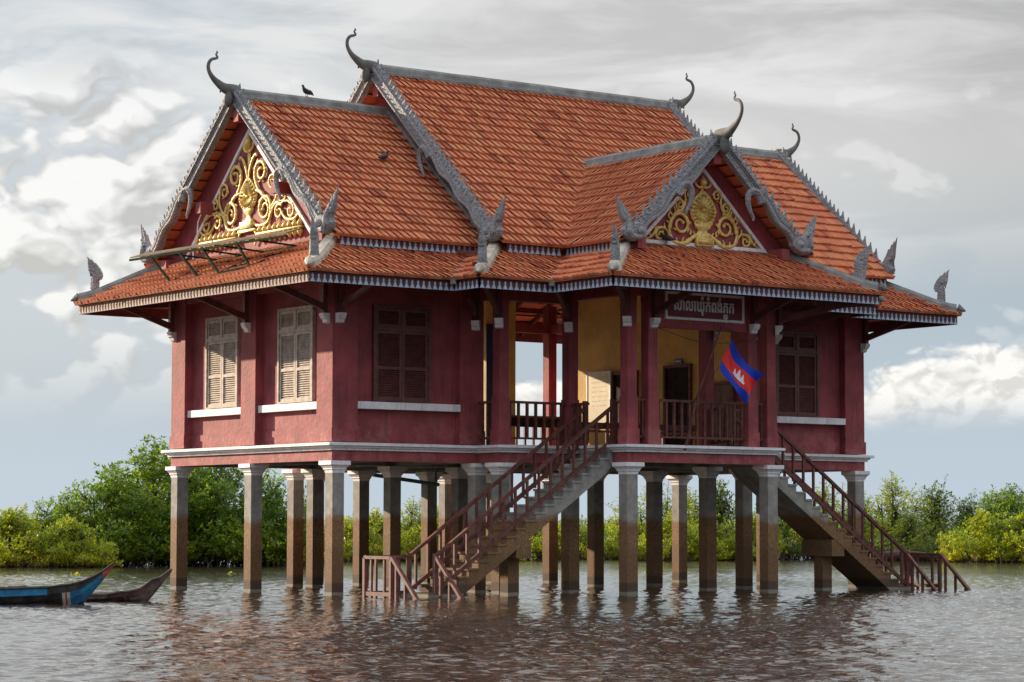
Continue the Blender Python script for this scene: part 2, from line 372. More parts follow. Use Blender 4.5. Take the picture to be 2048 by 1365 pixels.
# stilts with white capitals; (x, y) is the near edge
STILT = [(.02, 0), (.02, 3.74), (.02, 7.48), (4.1, 0), (4.1, -.99), (6.2, -.99), (6.2, -3.27), (10.64, -3.27), (10.6, -.99), (12.68, -.99), (12.68, 0), (16.70, 0), (16.70, 3.74), (16.70, 7.48),
         (4.1, 3.74), (6.2, 3.74), (10.66, 3.74), (12.70, 3.74), (4.1, 7.48), (4.1, 8.47), (6.2, 8.47), (10.64, 8.47), (12.68, 8.47), (12.7, 7.48), (6.2, 10.8), (10.64, 10.8), (8.45, 8.47)]
for i, (x, y) in enumerate(STILT):
    s = MB(); w = .32; ch = .02
    s.prism([(x, y), (x + w, y), (x + w, y + w), (x, y + w)], lambda a, b, t: (a, b, t), -1.5, 2.89)
    st = s.build('stilt', conc_m, house)
    c = MB(); cx, cy = x + w / 2, y + w / 2
    prof = [(.165, 2.86), (.175, 2.92), (.20, 2.945), (.20, 2.97), (.235, 3.02), (.275, 3.05), (.275, 3.145)]
    vs = [];
    for r, z in prof: vs += [(cx - r, cy - r, z), (cx + r, cy - r, z), (cx + r, cy + r, z), (cx - r, cy + r, z)]
    fs = [(i2 * 4 + k, i2 * 4 + (k + 1) % 4, i2 * 4 + 4 + (k + 1) % 4, i2 * 4 + 4 + k) for i2 in range(len(prof) - 1) for k in range(4)] + [(3, 2, 1, 0), tuple(len(prof) * 4 - 4 + k for k in range(4))]
    front = y < 1 or x < 1 or x > 16 or i in (18, 19)
    c.add(vs, fs); c.build('capital', trim_m, st)

# walls ---------------------------------------------------------------
def wing(fn, near):
    w = MB(); RC = .22
    zt = 8.22
    # pilasters
    for a, b in (((0, 0), (.7, .7)), ((0, 3.55), (.5, 4.25)), ((0, 7.1), (.7, 7.8)), ((3.65, 0), (4.34, .5)), ((3.65, 7.3), (4.34, 7.8))):
        w.box((a[0], a[1], 3.60), (b[0], b[1], zt))
        w.box((a[0] - .03, a[1] - .03, 3.597), (b[0] + .03, b[1] + .03, 3.93))
    w.box((RC, .6, 3.592), (RC + .18, 7.2, zt - .003)); w.box((.6, RC, 3.594), (3.8, RC + .18, zt - .002)); w.box((.6, 7.8 - RC - .18, 3.594), (3.8, 7.8 - RC, zt - .002))
    w.box((RC - .03, .7, 3.589), (RC + .1, 7.1, 3.925)); w.box((.7, RC - .03, 3.588), (3.65, RC + .1, 3.927)); w.box((.7, 7.8 - RC - .1, 3.588), (3.65, 7.8 - RC + .03, 3.927))
    # top band
    w.box((.02, .02, 7.30), (.5, 7.78, zt + .02)); w.box((.5, .022, 7.302), (4.32, .4, zt + .018)); w.box((.5, 7.4, 7.302), (4.32, 7.778, zt + .018))
    wo = w.build('wall', wall_m, house, fn=fn)
    iw = MB(); iw.box((4.16, .45, 3.58), (4.335, 7.35, 8.2)); iw.build('inner_wall', yellow_m, wo, fn=fn)
    ce = MB(); ce.box((.3, .3, 8.05), (4.2, 7.5, 8.12)); ce.build('ceiling', beam_m, wo, fn=fn)
    # sills
    s = MB(); s.box((-.02 + .1, .72, 4.385), (RC + .05, 3.545, 4.56)); s.build('window_sill', trim_m, house, fn=fn)
    s = MB(); s.box((.08, 4.26, 4.385), (RC + .05, 7.09, 4.56)); s.build('window_sill', trim_m, house, fn=fn)
    s = MB(); s.box((.71, .0 - .02, 4.385), (3.64, RC + .05, 4.555)); s.build('window_sill', trim_m, house, fn=fn)
    s = MB(); s.box((.71, 7.8 - RC - .05, 4.385), (3.64, 7.82, 4.555)); s.build('window_sill', trim_m, house, fn=fn)
    return wo
wing(idm, True); wing(mx, False)

def louvre_window(fn, m, width, z0=4.58, z1=6.88, zt=6.31, label=None):
    """built in local a (0..width), depth d outwards, z; fn maps (a,d,z) to world"""
    f = MB(); fw = .07
    def bx(mb, a0, a1, z_0, z_1, d0, d1):
        ps = [(a, d, z) for z in (z_0, z_1) for d in (d0, d1) for a in (a0, a1)]
        mb.add([fn(*q) for q in ps], [(0, 1, 3, 2), (4, 6, 7, 5), (0, 4, 5, 1), (2, 3, 7, 6), (0, 2, 6, 4), (1, 5, 7, 3)])
    bx(f, 0, fw, z0, z1, 0, .10); bx(f, width - fw, width, z0, z1, 0, .10); bx(f, fw, width - fw, z1 - fw, z1, 0, .10); bx(f, fw, width - fw, z0, z0 + .03, 0, .10)
    bx(f, fw, width - fw, zt - .035, zt + .035, 0, .095); bx(f, width / 2 - .03, width / 2 + .03, zt + .035, z1 - fw, 0, .094)
    win = f.build('window', m, house)
    if label: win['label'] = label
    def panel(a0, a1, z_0, z_1, mids, name):
        p = MB(); e = .07; d0, d1 = .02, .075
        bx(p, a0, a0 + e, z_0, z_1, d0, d1); bx(p, a1 - e, a1, z_0, z_1, d0, d1)
        zs = [z_0] + mids + [z_1]
        bx(p, a0 + e, a1 - e, z_0, z_0 + e, d0, d1); bx(p, a0 + e, a1 - e, z_1 - e, z_1, d0, d1)
        for q in mids: bx(p, a0 + e, a1 - e, q - e / 2, q + e / 2, d0, d1)
        lim = [z_0 + e] + sum(([q - e / 2, q + e / 2] for q in mids), []) + [z_1 - e]
        for i in range(0, len(lim), 2):
            k = max(3, int((lim[i + 1] - lim[i]) / .052)); st = (lim[i + 1] - lim[i]) / k
            for j in range(k):
                zz = lim[i] + j * st; x0, x1 = a0 + e - .004, a1 - e + .004
                p.add([fn(*q) for q in ((x0, .062, zz + .004), (x1, .062, zz + .004), (x1, .022, zz + st * .95), (x0, .022, zz + st * .95), (x0, .050, zz - .004), (x1, .050, zz - .004), (x1, .010, zz + st * .8), (x0, .010, zz + st * .8))],
                      [(0, 1, 2, 3), (7, 6, 5, 4), (0, 4, 5, 1), (3, 2, 6, 7)])
        bx(p, a0 + e, a1 - e, z_0 + e, z_1 - e, .001, .008)
        p.build(name, m, win)
    mid = width / 2
    panel(fw + .006, mid - .036, zt + .04, z1 - fw - .005, [], 'transom_louvre'); panel(mid + .036, width - fw - .006, zt + .04, z1 - fw - .005, [], 'transom_louvre')
    zl = z0 + .035; zm = zl + (zt - zl) * .45
    panel(fw + .004, mid - .006, zl, zt - .04, [zm], 'shutter'); panel(mid + .006, width - fw - .004, zl, zt - .04, [zm], 'shutter')
louvre_window(lambda a, d, z: (.22 - d, 2.72 - a, z), shutp_m, 1.62, label='sunlit beige louvred window nearest the house corner')
louvre_window(lambda a, d, z: (.22 - d, 6.27 - a, z), shutp_m, 1.62, label='sunlit beige louvred window farther left on the gable side')
louvre_window(lambda a, d, z: (1.23 + a, .22 - d, z), shut_m, 1.64, label='dark brown louvred window on the left block')
louvre_window(lambda a, d, z: (13.95 + a, .22 - d, z), shut_m, 1.56, z0=4.575, z1=6.85, label='dark brown louvred window on the right block')

# columns of hall and porch -------------------------------------------------
def column(x, y, zt=8.0, parent=house):
    c = MB(); w = .28
    c.box((x, y, 3.59), (x + w, y + w, zt)); c.box((x - .02, y - .02, 3.585), (x + w + .02, y + w + .02, 4.72)); c.box((x - .045, y - .045, 3.582), (x + w + .045, y + w + .045, 3.95))
    c.box((x - .01, y - .01, 7.0), (x + w + .01, y + w + .01, 7.15))
    return c.build('column', wall_m, parent)
FRONTC = [(4.1, -.99), (6.2, -.99), (6.2, -3.29), (6.84, -3.29), (10.0, -3.29), (10.62, -3.29), (10.58, -.99), (12.66, -.99)]
for x, y in FRONTC: column(x, y)
for x, y in ((4.1, 8.49), (6.2, 8.49), (10.58, 8.49), (12.68, 8.49)): column(x, y)

def hall_beam(a, b, label=None):
    m = MB(); m.box(a, b); o = m.build('beam', wall_m, house)
    if label: o['label'] = label
hall_beam((4.38, -.97, 7.07), (6.2, -.73, 8.1)); hall_beam((10.86, -.97, 7.07), (12.66, -.73, 8.1))
hall_beam((6.22, -3.0, 7.15), (6.46, -.99, 8.15)); hall_beam((10.6, -3.0, 7.15), (10.84, -.99, 8.15))
hall_beam((7.12, -3.27, 6.41), (10.0, -3.03, 8.2), 'wide lintel beam carrying the painted sign'); hall_beam((6.46, -3.268, 7.15), (6.86, -3.03, 8.2)); hall_beam((10.26, -3.268, 7.15), (10.64, -3.03, 8.2))
hall_beam((4.12, -.71, 7.10), (4.34, .0, 8.1)); hall_beam((12.72, -.71, 7.10), (12.93, .0, 8.1))
for a, b in (((4.38, 8.52, 7.2), (6.2, 8.74, 7.45)), ((10.86, 8.52, 7.2), (12.7, 8.74, 7.45)), ((4.12, 7.8, 7.2), (4.34, 8.5, 7.45)), ((12.74, 7.8, 7.2), (12.93, 8.5, 7.45)), ((6.46, 8.52, 7.2), (10.6, 8.74, 7.45))): hall_beam(a, b)

# corbels and eave braces -------------------------------------------------
def corbel(x, y, dx, dy, z=6.61, brace=1.75, post=True):
    d = Vector((dx, dy, 0)).normalized(); s = Vector((-d.y, d.x, 0)); hw = .10
    poly = [(0, 0), (.18, 0), (.18, -.075), (.155, -.085), (.15, -.12), (.095, -.155), (.075, -.22), (0, -.24)]
    fn = lambda a, b, t: tuple(Vector((x, y, z)) + d * a + s * t + Vector((0, 0, b)))
    m = MB(); m.prism(poly, fn, -hw, hw); m.build('corbel', trim_m, house)
    if brace:
        b = MB(); p = Vector((x, y, 0))
        b.bar(p + d * .10 + Vector((0, 0, z)), p + d * .10 + Vector((0, 0, 7.5)), .12, .12)
        b.bar(p + d * .12 + Vector((0, 0, z + .14)), p + d * brace + Vector((0, 0, z + .16 + (min(brace, 1.62) - .12) * .34)), .10, .15)
        b.build('eave_brace', beam_m, house)
for x, y, dx, dy, br in [(.17, 0, 0, -1, 1.7), (0, .22, -1, 0, 1.7), (0, 3.88, -1, 0, 1.7), (0, 7.66, -1, 0, 1.7), (4.1, -.02, -1, -1, 1.2), (4.1, -.99, -1, -1, 2.3), (6.2, -.99, -1, -1, 2.2), (6.2, -3.29, -1, -1, 2.3), (6.98, -3.29, 0, -1, 1.7),
                         (10.14, -3.29, 0, -1, 1.7), (10.90, -3.29, 1, -1, 2.3), (10.86, -.99, 1, -1, 2.2), (12.94, -.99, 1, -1, 2.3), (12.94, -.02, 1, -.6, 1.2), (17.0, .0, .3, -1, 1.7), (17.05, .12, 1, 0, 1.7), (17.05, 3.9, 1, 0, 1.7)]:
    corbel(x, y, dx, dy, brace=br)
# long diagonal hip rafters under the corners
for p, q in (((0, 7.8, 7.35), (-1.62, 9.5, 7.27)), ((0, 0, 7.35), (-1.62, -1.65, 7.27)), ((17.05, 0, 7.35), (18.65, -1.65, 7.27)), ((10.9, -3.3, 7.3), (12.5, -4.9, 7.27)), ((6.2, -3.3, 7.3), (4.6, -4.9, 7.27)), ((12.95, -1, 7.3), (14.7, -2.7, 7.27))): MB().bar(p, q, .12, .16).build('hip_rafter', beam_m, house)

# ------------------------------------------------------------------ tiled roofs
PROF = [(0, .030), (.018, .042), (.036, .032), (.047, .008), (.072, .002), (.090, .022), (.118, .022), (.136, .002), (.176, .004), (.19, .0)]
TW, TL, LAP = .19, .365, .07
def tiles(name, O, U, V, N, u0, u1, v0, v1, clips, parent=house, seed=0, flip=False, label=None, pale=False):
    """O eave origin, U along eave, V up the slope, N outward; clips: (u,v,nu,nv) removes the side the normal points to"""
    rnd = random.Random(seed); O, U, V, N = Vector(O), Vector(U), Vector(V), Vector(N)
    np_ = len(PROF); vs = []; fs = []; tint = []
    nr = max(1, round((v1 - v0) / TL)); tl = (v1 - v0) / nr
    for r in range(nr):
        vb = v0 + r * tl; k = 0; uu = u0
        rowj = rnd.uniform(-.012, .012)
        while uu < u1 - .01:
            base = len(vs); dz = rnd.uniform(-.005, .006); dv = rnd.uniform(-.014, .014) + rowj; sk = rnd.uniform(-.006, .006); lift = rnd.uniform(-.004, .008)
            w = min(TW, u1 - uu) / TW * (TW + .004) / .19
            if rnd.random() < .022: dv -= rnd.uniform(.03, .08); lift += .014; sk += rnd.uniform(-.02, .02)
            for (pu, ph) in PROF: vs.append((uu + pu * w, vb + dv, ph * .55 + .006 + dz + lift))
            for (pu, ph) in PROF: vs.append((uu + pu * w, vb + dv - .004, ph + .074 + dz + lift))
            for (pu, ph) in PROF: vs.append((uu + pu * w + sk, vb + tl + LAP, ph * .9 + .004 + dz))
            c = (rnd.random(), rnd.random(), 1.0)
            dk = (rnd.random(), rnd.random(), 0.0)
            for i in range(np_ - 1):
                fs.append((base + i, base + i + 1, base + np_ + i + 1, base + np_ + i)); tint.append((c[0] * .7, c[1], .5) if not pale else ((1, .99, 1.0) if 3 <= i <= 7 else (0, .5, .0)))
                fs.append((base + np_ + i, base + np_ + i + 1, base + 2 * np_ + i + 1, base + 2 * np_ + i)); tint.append((c[0], c[1], .12 if i in (3, 8) and rnd.random() < .3 else 1.0))
            uu += TW
        b0 = len(vs); vs += [(u0, vb - .02, .010), (u1, vb - .02, .010), (u1, vb + tl - .02, -.05), (u0, vb + tl - .02, -.05)]; fs.append((b0, b0 + 1, b0 + 2, b0 + 3)); tint.append((.5, .5, .9))
        b0 = len(vs); vs += [(u0, vb + tl - .02, -.05), (u1, vb + tl - .02, -.05), (u1, vb + tl - .02, .010), (u0, vb + tl - .02, .010)]; fs.append((b0, b0 + 1, b0 + 2, b0 + 3)); tint.append((.2, .5, .0))
    me = bpy.data.meshes.new(name); me.from_pydata(vs, [], fs)
    bm = bmesh.new(); bm.from_mesh(me)
    lay = bm.loops.layers.float_color.new('tint'); bm.faces.ensure_lookup_table()
    for f, c in zip(bm.faces, tint):
        for l in f.loops: l[lay] = (*c, 1)
    for (cu, cv, nu, nv) in clips:
        bmesh.ops.bisect_plane(bm, geom=bm.verts[:] + bm.edges[:] + bm.faces[:], plane_co=(cu, cv, 0), plane_no=(nu, nv, 0), clear_outer=True)
    for v in bm.verts: v.co = O + U * v.co.x + V * v.co.y + N * (v.co.z + .010 * math.sin(v.co.x * 1.7 + seed) * math.sin(v.co.y * 1.1 + seed * 2) + .006 * math.sin(v.co.x * 4.1 + v.co.y * .8 + seed))
    if flip: bmesh.ops.reverse_faces(bm, faces=bm.faces)
    bm.to_mesh(me); bm.free(); me.materials.append(tm)
    o = bpy.data.objects.new(name, me); COL.objects.link(o); child(o, parent)
    if label: o['label'] = label
    return o
def slope(name, eA, eB, inward, drop_h, run, ext0=0, ext1=0, clips=(), seed=0, vmax=None, label=None, pale=False):
    """eA,eB eave ends (3D); inward horizontal unit; slope rises drop_h over run"""
    A, B = Vector(eA), Vector(eB); U = (B - A).normalized(); L = (B - A).length
    V = (Vector(inward) * run + Vector((0, 0, drop_h))); S = V.length; V.normalize(); N = U.cross(V)
    fl = N.z < 0
    if fl: N = -N
    cs = run / S
    cl = []
    for c in clips:
        if c == 'A+': cl.append((0, 0, -1, cs))          # convex corner at A: keep u > v*cs
        if c == 'A-': cl.append((0, 0, -1, -cs))         # valley at A: keep u > -v*cs
        if c == 'B+': cl.append((L, 0, 1, cs))
        if c == 'B-': cl.append((L, 0, 1, -cs))
        if isinstance(c, tuple): cl.append(c)
    return tiles(name, A, U, V, N, -ext0, L + ext1, -.03, S if vmax is None else vmax, cl, seed=seed, flip=fl, label=label, pale=pale)
EZ = 7.36; TZ = 8.36; RUN = 1.80; EO = 1.87
E = [(-1.82, -1.87), (2.15, -1.87), (2.15, -2.87), (4.28, -2.87), (4.28, -5.16), (12.77, -5.16), (12.77, -2.87), (14.90, -2.87), (14.90, -1.87), (18.87, -1.87)]
EF = E + [(18.87, 9.67), (14.90, 9.67), (14.90, 10.67), (2.15, 10.67), (2.15, 9.67), (-1.82, 9.67)]
conv = []
nE = len(EF)
for i in range(nE):
    a, b_, c_ = Vector(EF[i - 1]), Vector(EF[i]), Vector(EF[(i + 1) % nE]); e1 = b_ - a; e2 = c_ - b_
    conv.append(e1.x * e2.y - e1.y * e2.x > 0)
for i in range(nE):
    A, B = EF[i], EF[(i + 1) % nE]; ca, cb = conv[i], conv[(i + 1) % nE]
    d = Vector((B[0] - A[0], B[1] - A[1])).normalized(); inw = (-d.y, d.x, 0)
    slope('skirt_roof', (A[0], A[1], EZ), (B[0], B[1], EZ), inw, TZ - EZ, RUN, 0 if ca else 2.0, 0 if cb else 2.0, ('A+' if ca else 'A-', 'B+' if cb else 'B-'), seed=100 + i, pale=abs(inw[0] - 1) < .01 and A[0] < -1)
# upper roofs
WZ, CZ, PZ = 12.22, 13.26, 10.96
for s_, (fn) in enumerate((idm, mx)):
    for s2 in (0, 1):
        ey = -.73 if s2 == 0 else 2 * YC + .73; iy = 1 if s2 == 0 else -1
        a = fn((-.42, ey, TZ)); b_ = fn((4.05, ey, TZ))
        slope('tiled_roof', a, b_, (0, iy, 0), WZ - TZ, YC + .73, seed=10 + s_ * 2 + s2)
slope('tiled_roof', (3.64, -1.72, TZ), (13.41, -1.72, TZ), (0, 1, 0), CZ - TZ, YC + 1.72, seed=20)
slope('tiled_roof', (3.64, 9.52, TZ), (13.41, 9.52, TZ), (0, -1, 0), CZ - TZ, YC + 1.72, seed=21)
kc = (CZ - TZ) / (YC + 1.72); PX = 5.54; prun = XC - PX; kp = (PZ - TZ) / prun
for side in (0, 1):
    for bk in (0,):
        x = PX if side == 0 else 2 * XC - PX; sgn = 1 if side == 0 else -1
        y0, y1 = -3.93, 1.5; yv = -1.72
        f = (lambda y: y) if bk == 0 else (lambda y: 2 * YC - y)
        A, B = (x, f(y0), TZ), (x, f(y1), TZ)
        S = math.hypot(prun, PZ - TZ); cs = prun / S
        # keep y < -1.72 + (kp/kc) d   (u = y - y0)
        slope('tiled_roof', A, B, (sgn, 0, 0), PZ - TZ, prun, seed=30 + side * 2 + bk, clips=((yv - y0, 0, 1, -(kp / kc) * cs),))

# ridge caps
def ridge(p, q, parent=house, m=cap_m, w=.17, name='ridge_cap', h=.0):
    p, q = Vector(p), Vector(q); d = (q - p).normalized(); s = d.cross(Vector((0, 0, 1))).normalized(); u = s.cross(d)
    prof = [(-w - .10, -.20), (-w - .10, -.13), (-w, -.10), (-w * .8, .03), (-w * .35, .10), (w * .35, .10), (w * .8, .03), (w, -.10), (w + .10, -.13), (w + .10, -.20)]
    rnd = random.Random(int(p.x * 10)); N = max(2, int((q - p).length / .6)); vs = []
    for i in range(N + 1):
        c = p.lerp(q, i / N) + u * rnd.uniform(-.008, .008)
        vs += [c + s * a + u * b for a, b in prof]
    k = len(prof); fs = [(i * k + j, i * k + (j + 1) % k, i * k + k + (j + 1) % k, i * k + k + j) for i in range(N) for j in range(k)] + [tuple(range(k))[::-1], tuple(N * k + j for j in range(k))]
    return MB().add(vs, fs).build(name, m, parent)
ridge((-.5, YC, 12.30), (4.2, YC, 12.27)); ridge((17.55, YC, 12.30), (12.85, YC, 12.27))
ridge((3.55, YC, 13.35), (13.5, YC, 13.35)); ridge((XC, -4.0, 11.04), (XC, 1.45, 11.0)); 
# hip caps with a naga head at each end
HEADP = [(.057, 0), (.103, .046), (.10, .184), (.096, .26), (.08, .33), (.077, .375), (.092, .375), (.107, .31), (.129, .34), (.129, .383), (.157, .437), (.172, .513), (.184, .62), (.19, .72), (.222, .78), (.165, .74), (.138, .705), (.126, .65), (.119, .72), (.069, .68), (.04, .63), (0, .628), (-.1, .506), (-.16, .39), (-.169, .314), (-.138, .238), (-.1, .238), (-.073, .2), (-.084, .16), (-.075, .06)]
def naga_finial(pos, d, parent, scale=1.12, tilt=0.0):
    d = Vector(d).normalized(); s = Vector((-d.y, d.x, 0)); P0 = Vector(pos)
    m = MB(); pl = [(a * scale, b * scale) for a, b in HEADP]
    tp = lambda b: 1.0 - .86 * max(0.0, min(1.0, (b / scale - .40) / .36))
    fn = lambda a, b, t: tuple(P0 + d * a + s * (t * tp(b)) + Vector((0, 0, b)))
    m.prism(pl, fn, 0, .065 * scale, bevel=.016); m.prism(pl, fn, 0, -.065 * scale, bevel=.016)
    # round neck with ribs, crest ridges and cheeks
    neck = [(.0, .0), (.01, .1), (.015, .2), (.01, .3), (0, .38)]
    m.tube([fn(a * scale, b * scale, 0) for a, b in neck], [.10 * scale, .10 * scale, .095 * scale, .09 * scale, .07 * scale], 10)
    for i in range(9): m.tube([fn((.03 + .003 * i) * scale, (.03 + i * .037) * scale, -.08 * scale), fn((.105 - .003 * i) * scale, (.03 + i * .037) * scale, -.045), fn((.112 - .003 * i) * scale, (.03 + i * .037) * scale, .045), fn(.03 * scale, (.03 + i * .037) * scale, .08 * scale)], .011, 5)
    for sg in (-1, 1):
        m.ball(fn(.10 * scale, .47 * scale, sg * .06), .035 * scale); m.ball(fn(.02 * scale, .45 * scale, sg * .06), .045 * scale)
        m.tube([fn(-.1 * scale, .30 * scale, sg * .06), fn(-.11 * scale, .42 * scale, sg * .065), fn(-.04 * scale, .55 * scale, sg * .06), fn(.05 * scale, .62 * scale, sg * .05)], .014, 5)
    m.ball(fn(0, 0, 0), .115 * scale, sc_=(1, 1, .7))
    return m.build('naga_finial', naga_m, parent, smooth=False)
def hip(corner, dirxy, m, length=2.45):
    d = Vector((*dirxy, 0)).normalized()              # outward, towards the corner
    out = Vector((corner[0], corner[1], EZ)); k = (TZ - EZ) / RUN / math.sqrt(2)
    def at(s_): return out - d * s_ + Vector((0, 0, s_ * k + .10 + .10 * max(0, 1 - s_ / .7) ** 2))
    N = 12; pts = [at(.10 + (length - .10) * i / N) for i in range(N + 1)]
    s = Vector((-d.y, d.x, 0)); prof = [(-.17, -.14), (-.155, .0), (-.10, .085), (.10, .085), (.155, .0), (.17, -.14)]
    vs = []
    for i, c in enumerate(pts):
        w = .8 + .2 * min(1, i / 2); vs += [c + s * a * w + Vector((0, 0, b)) for a, b in prof]
    kk = len(prof); fs = [(i * kk + j, i * kk + (j + 1) % kk, i * kk + kk + (j + 1) % kk, i * kk + kk + j) for i in range(N) for j in range(kk)] + [tuple(range(kk))[::-1], tuple(N * kk + j for j in range(kk))]
    mb = MB(); mb.add(vs, fs)
    c0 = pts[0]; mb.tube([c0 + d * .02, c0 + d * .14 - Vector((0, 0, .06)), c0 + d * .24 - Vector((0, 0, .10))], [.12, .07, .02], 8)
    o = mb.build('hip_cap', m, house)
    naga_finial(tuple(at(.52) + Vector((0, 0, .08))), d, o)
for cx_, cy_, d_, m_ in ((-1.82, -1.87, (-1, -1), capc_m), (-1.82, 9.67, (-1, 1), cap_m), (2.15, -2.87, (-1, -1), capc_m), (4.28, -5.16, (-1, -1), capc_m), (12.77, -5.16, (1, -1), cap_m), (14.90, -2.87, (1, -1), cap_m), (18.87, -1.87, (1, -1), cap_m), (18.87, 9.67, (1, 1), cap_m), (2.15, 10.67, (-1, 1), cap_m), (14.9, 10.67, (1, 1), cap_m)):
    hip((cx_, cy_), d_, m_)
# valley gutters
for (x, y, dx, dy) in ((2.15, -1.87, 1, 1), (4.28, -2.87, 1, 1), (12.77, -2.87, -1, 1), (14.9, -1.87, -1, 1)):
    vg = MB(); d = Vector((dx, dy, 0)).normalized(); p0 = Vector((x, y, EZ + .01)) - d * .10; p1 = Vector((x, y, EZ + .01)) + d * 2.5 + Vector((0, 0, 2.5 * (TZ - EZ) / RUN / math.sqrt(2)))
    vg.bar(p0, p1, .16, .05)
    vg.bar(p0 - Vector((0, 0, .05)), p0 + d * .25 - Vector((0, 0, .05)), .14, .12)
    vg.build('valley_gutter', cap_m, house)

# valances ----------------------------------------------------------------
PAT = [(-.068, .0), (.068, .0), (.050, .03), (.020, .095), (.014, .115), (.032, .135), (.020, .165), (0, .195), (-.020, .165), (-.032, .135), (-.014, .115), (-.020, .095), (-.050, .03)]
def valance(A, B, z1, h, m1, m2, out, label=None):
    A, B = Vector((*A, 0)), Vector((*B, 0)); U = (B - A).normalized(); L = (B - A).length; Nn = Vector((*out, 0)).normalized()
    m = MB(); fn = lambda a, b, t: tuple(A + U * a + Nn * t + Vector((0, 0, b)))
    m.prism([(0, z1 - h), (L, z1 - h), (L, z1), (0, z1)], fn, -.03, 0)
    o = m.build('valance', m1, house)
    if label: o['label'] = label
    k = int(L / .153); st = L / k; p = MB()
    for i in range(k):
        c = (i + .5) * st; p.prism([(c + a, z1 - h + .004 + b) for a, b in PAT], fn, 0, .014)
    p.build('valance_pattern', m2, o)
for i in range(9):
    A, B = E[i], E[i + 1]; d = Vector((B[0] - A[0], B[1] - A[1])).normalized(); o_ = (d.y, -d.x)
    ins = .06
    A2 = (A[0] - o_[0] * ins + (d.x * (ins if conv[i] else -ins)), A[1] - o_[1] * ins + (d.y * (ins if conv[i] else -ins)))
    B2 = (B[0] - o_[0] * ins - (d.x * (ins if conv[i + 1] else -ins)), B[1] - o_[1] * ins - (d.y * (ins if conv[i + 1] else -ins)))
    valance(A2, B2, 7.375, .265, val_m, valb_m, o_)
valance((-1.765, 9.60), (-1.765, -1.80), 7.378, .27, valw_m, valp_m, (-1, 0), 'weathered sunlit brown fascia with peeling carved pattern')
valance((18.81, -1.80), (18.81, 9.6), 7.378, .27, val_m, valb_m, (1, 0))
for A, B in (((-1.7, 9.6), (2.1, 9.6)), ((2.21, 10.6), (14.8, 10.6)), ((14.9, 9.6), (18.8, 9.6))): valance(B, A, 7.375, .265, val_m, valb_m, (0, 1))
for A, B, o_ in (((-.25, -.66), (4.0, -.66), (0, -1)), ((3.85, -1.65), (5.47, -1.65), (0, -1)), ((5.60, -1.65), (5.60, -3.8), (-1, 0)), ((13.05, -.66), (17.3, -.66), (0, -1)), ((11.6, -1.65), (13.2, -1.65), (0, -1)), ((11.45, -3.8), (11.45, -1.65), (1, 0))):
    valance(A, B, TZ + .02, .235, val_m, valb_m, o_)

# ------------------------------------------------------------------ gables
def gable_fn(kind):
    """returns G(a, z, t): a across the gable (+ to the right as seen from outside), t outwards"""
    if kind == 'left': return lambda a, z, t: (-t, YC - a, z)
    if kind == 'right': return lambda a, z, t: (2 * XC + t, YC + a, z)
    if kind == 'cl': return lambda a, z, t: (4.10 - t, YC - a, z)
    if kind == 'cr': return lambda a, z, t: (2 * XC - 4.10 + t, YC + a, z)
    if kind == 'front': return lambda a, z, t: (XC + a, -3.29 - t, z)
    if kind == 'back': return lambda a, z, t: (XC - a, 2 * YC + 3.29 + t, z)
def taper_path(m, G, pts, r0, r1, t=.05, n=7, flat=.75, rmid=None):
    # smooth catmull-rom through the points
    r0 *= .70; r1 *= .75; rmid = rmid * .72 if rmid else None
    P_ = [Vector((*q, 0)) for q in pts]; out = []
    for i in range(len(P_) - 1):
        a, b, c, d = P_[max(i - 1, 0)], P_[i], P_[i + 1], P_[min(i + 2, len(P_) - 1)]
        for k in range(5):
            u = k / 5; out.append(.5 * ((2 * b) + (c - a) * u + (2 * a - 5 * b + 4 * c - d) * u * u + (3 * b - a - 3 * c + d) * u ** 3))
    out.append(P_[-1]); N = len(out)
    rad = []
    for i in range(N):
        u = i / (N - 1); r = r0 + (r1 - r0) * u
        if rmid: r = r0 + (rmid - r0) * min(1, u * 2.5) if u < .4 else rmid + (r1 - rmid) * (u - .4) / .6
        rad.append(r * (1 + .12 * math.sin(i * 1.9)))
    side = Vector(G(0, 0, 1)) - Vector(G(0, 0, 0))
    m.tube([G(q.x, q.y, t) for q in out], rad, n, side=side, flat=flat)
def spiral(m, G, a, z, r, start, turns, sgn, r0=.05, r1=.03, t=.05, lead=()):
    """scroll wound inwards from radius r; start angle deg"""
    pts = list(lead)
    N = int(10 * turns)
    for i in range(N + 1):
        u = i / N; an = R(start) + sgn * u * turns * 2 * math.pi; rr = r * (1 - .72 * u)
        pts.append((a + rr * math.cos(an), z + rr * math.sin(an)))
    taper_path(m, G, pts, r0, r1, t, rmid=r0 * 1.25)
    m.ball(G(*pts[-1], t), r1 * 1.5)
    for i in range(len(lead) + 2, len(pts) - 3, 3):     # acanthus leaflets on the outer side
        p0 = Vector(pts[i]); p1 = Vector(pts[i + 1]); d = (p1 - p0).normalized(); o_ = Vector((p0.x - a, p0.y - z)); o_.normalize() if o_.length > 0 else None
        q = p0 + o_ * r0 * 1.1; e = p0 + o_ * r0 * 2.1 + d * r0 * 1.6
        taper_path(m, G, [tuple(p0), tuple(q), tuple(e)], r0 * .75, r0 * .25, t, n=5)
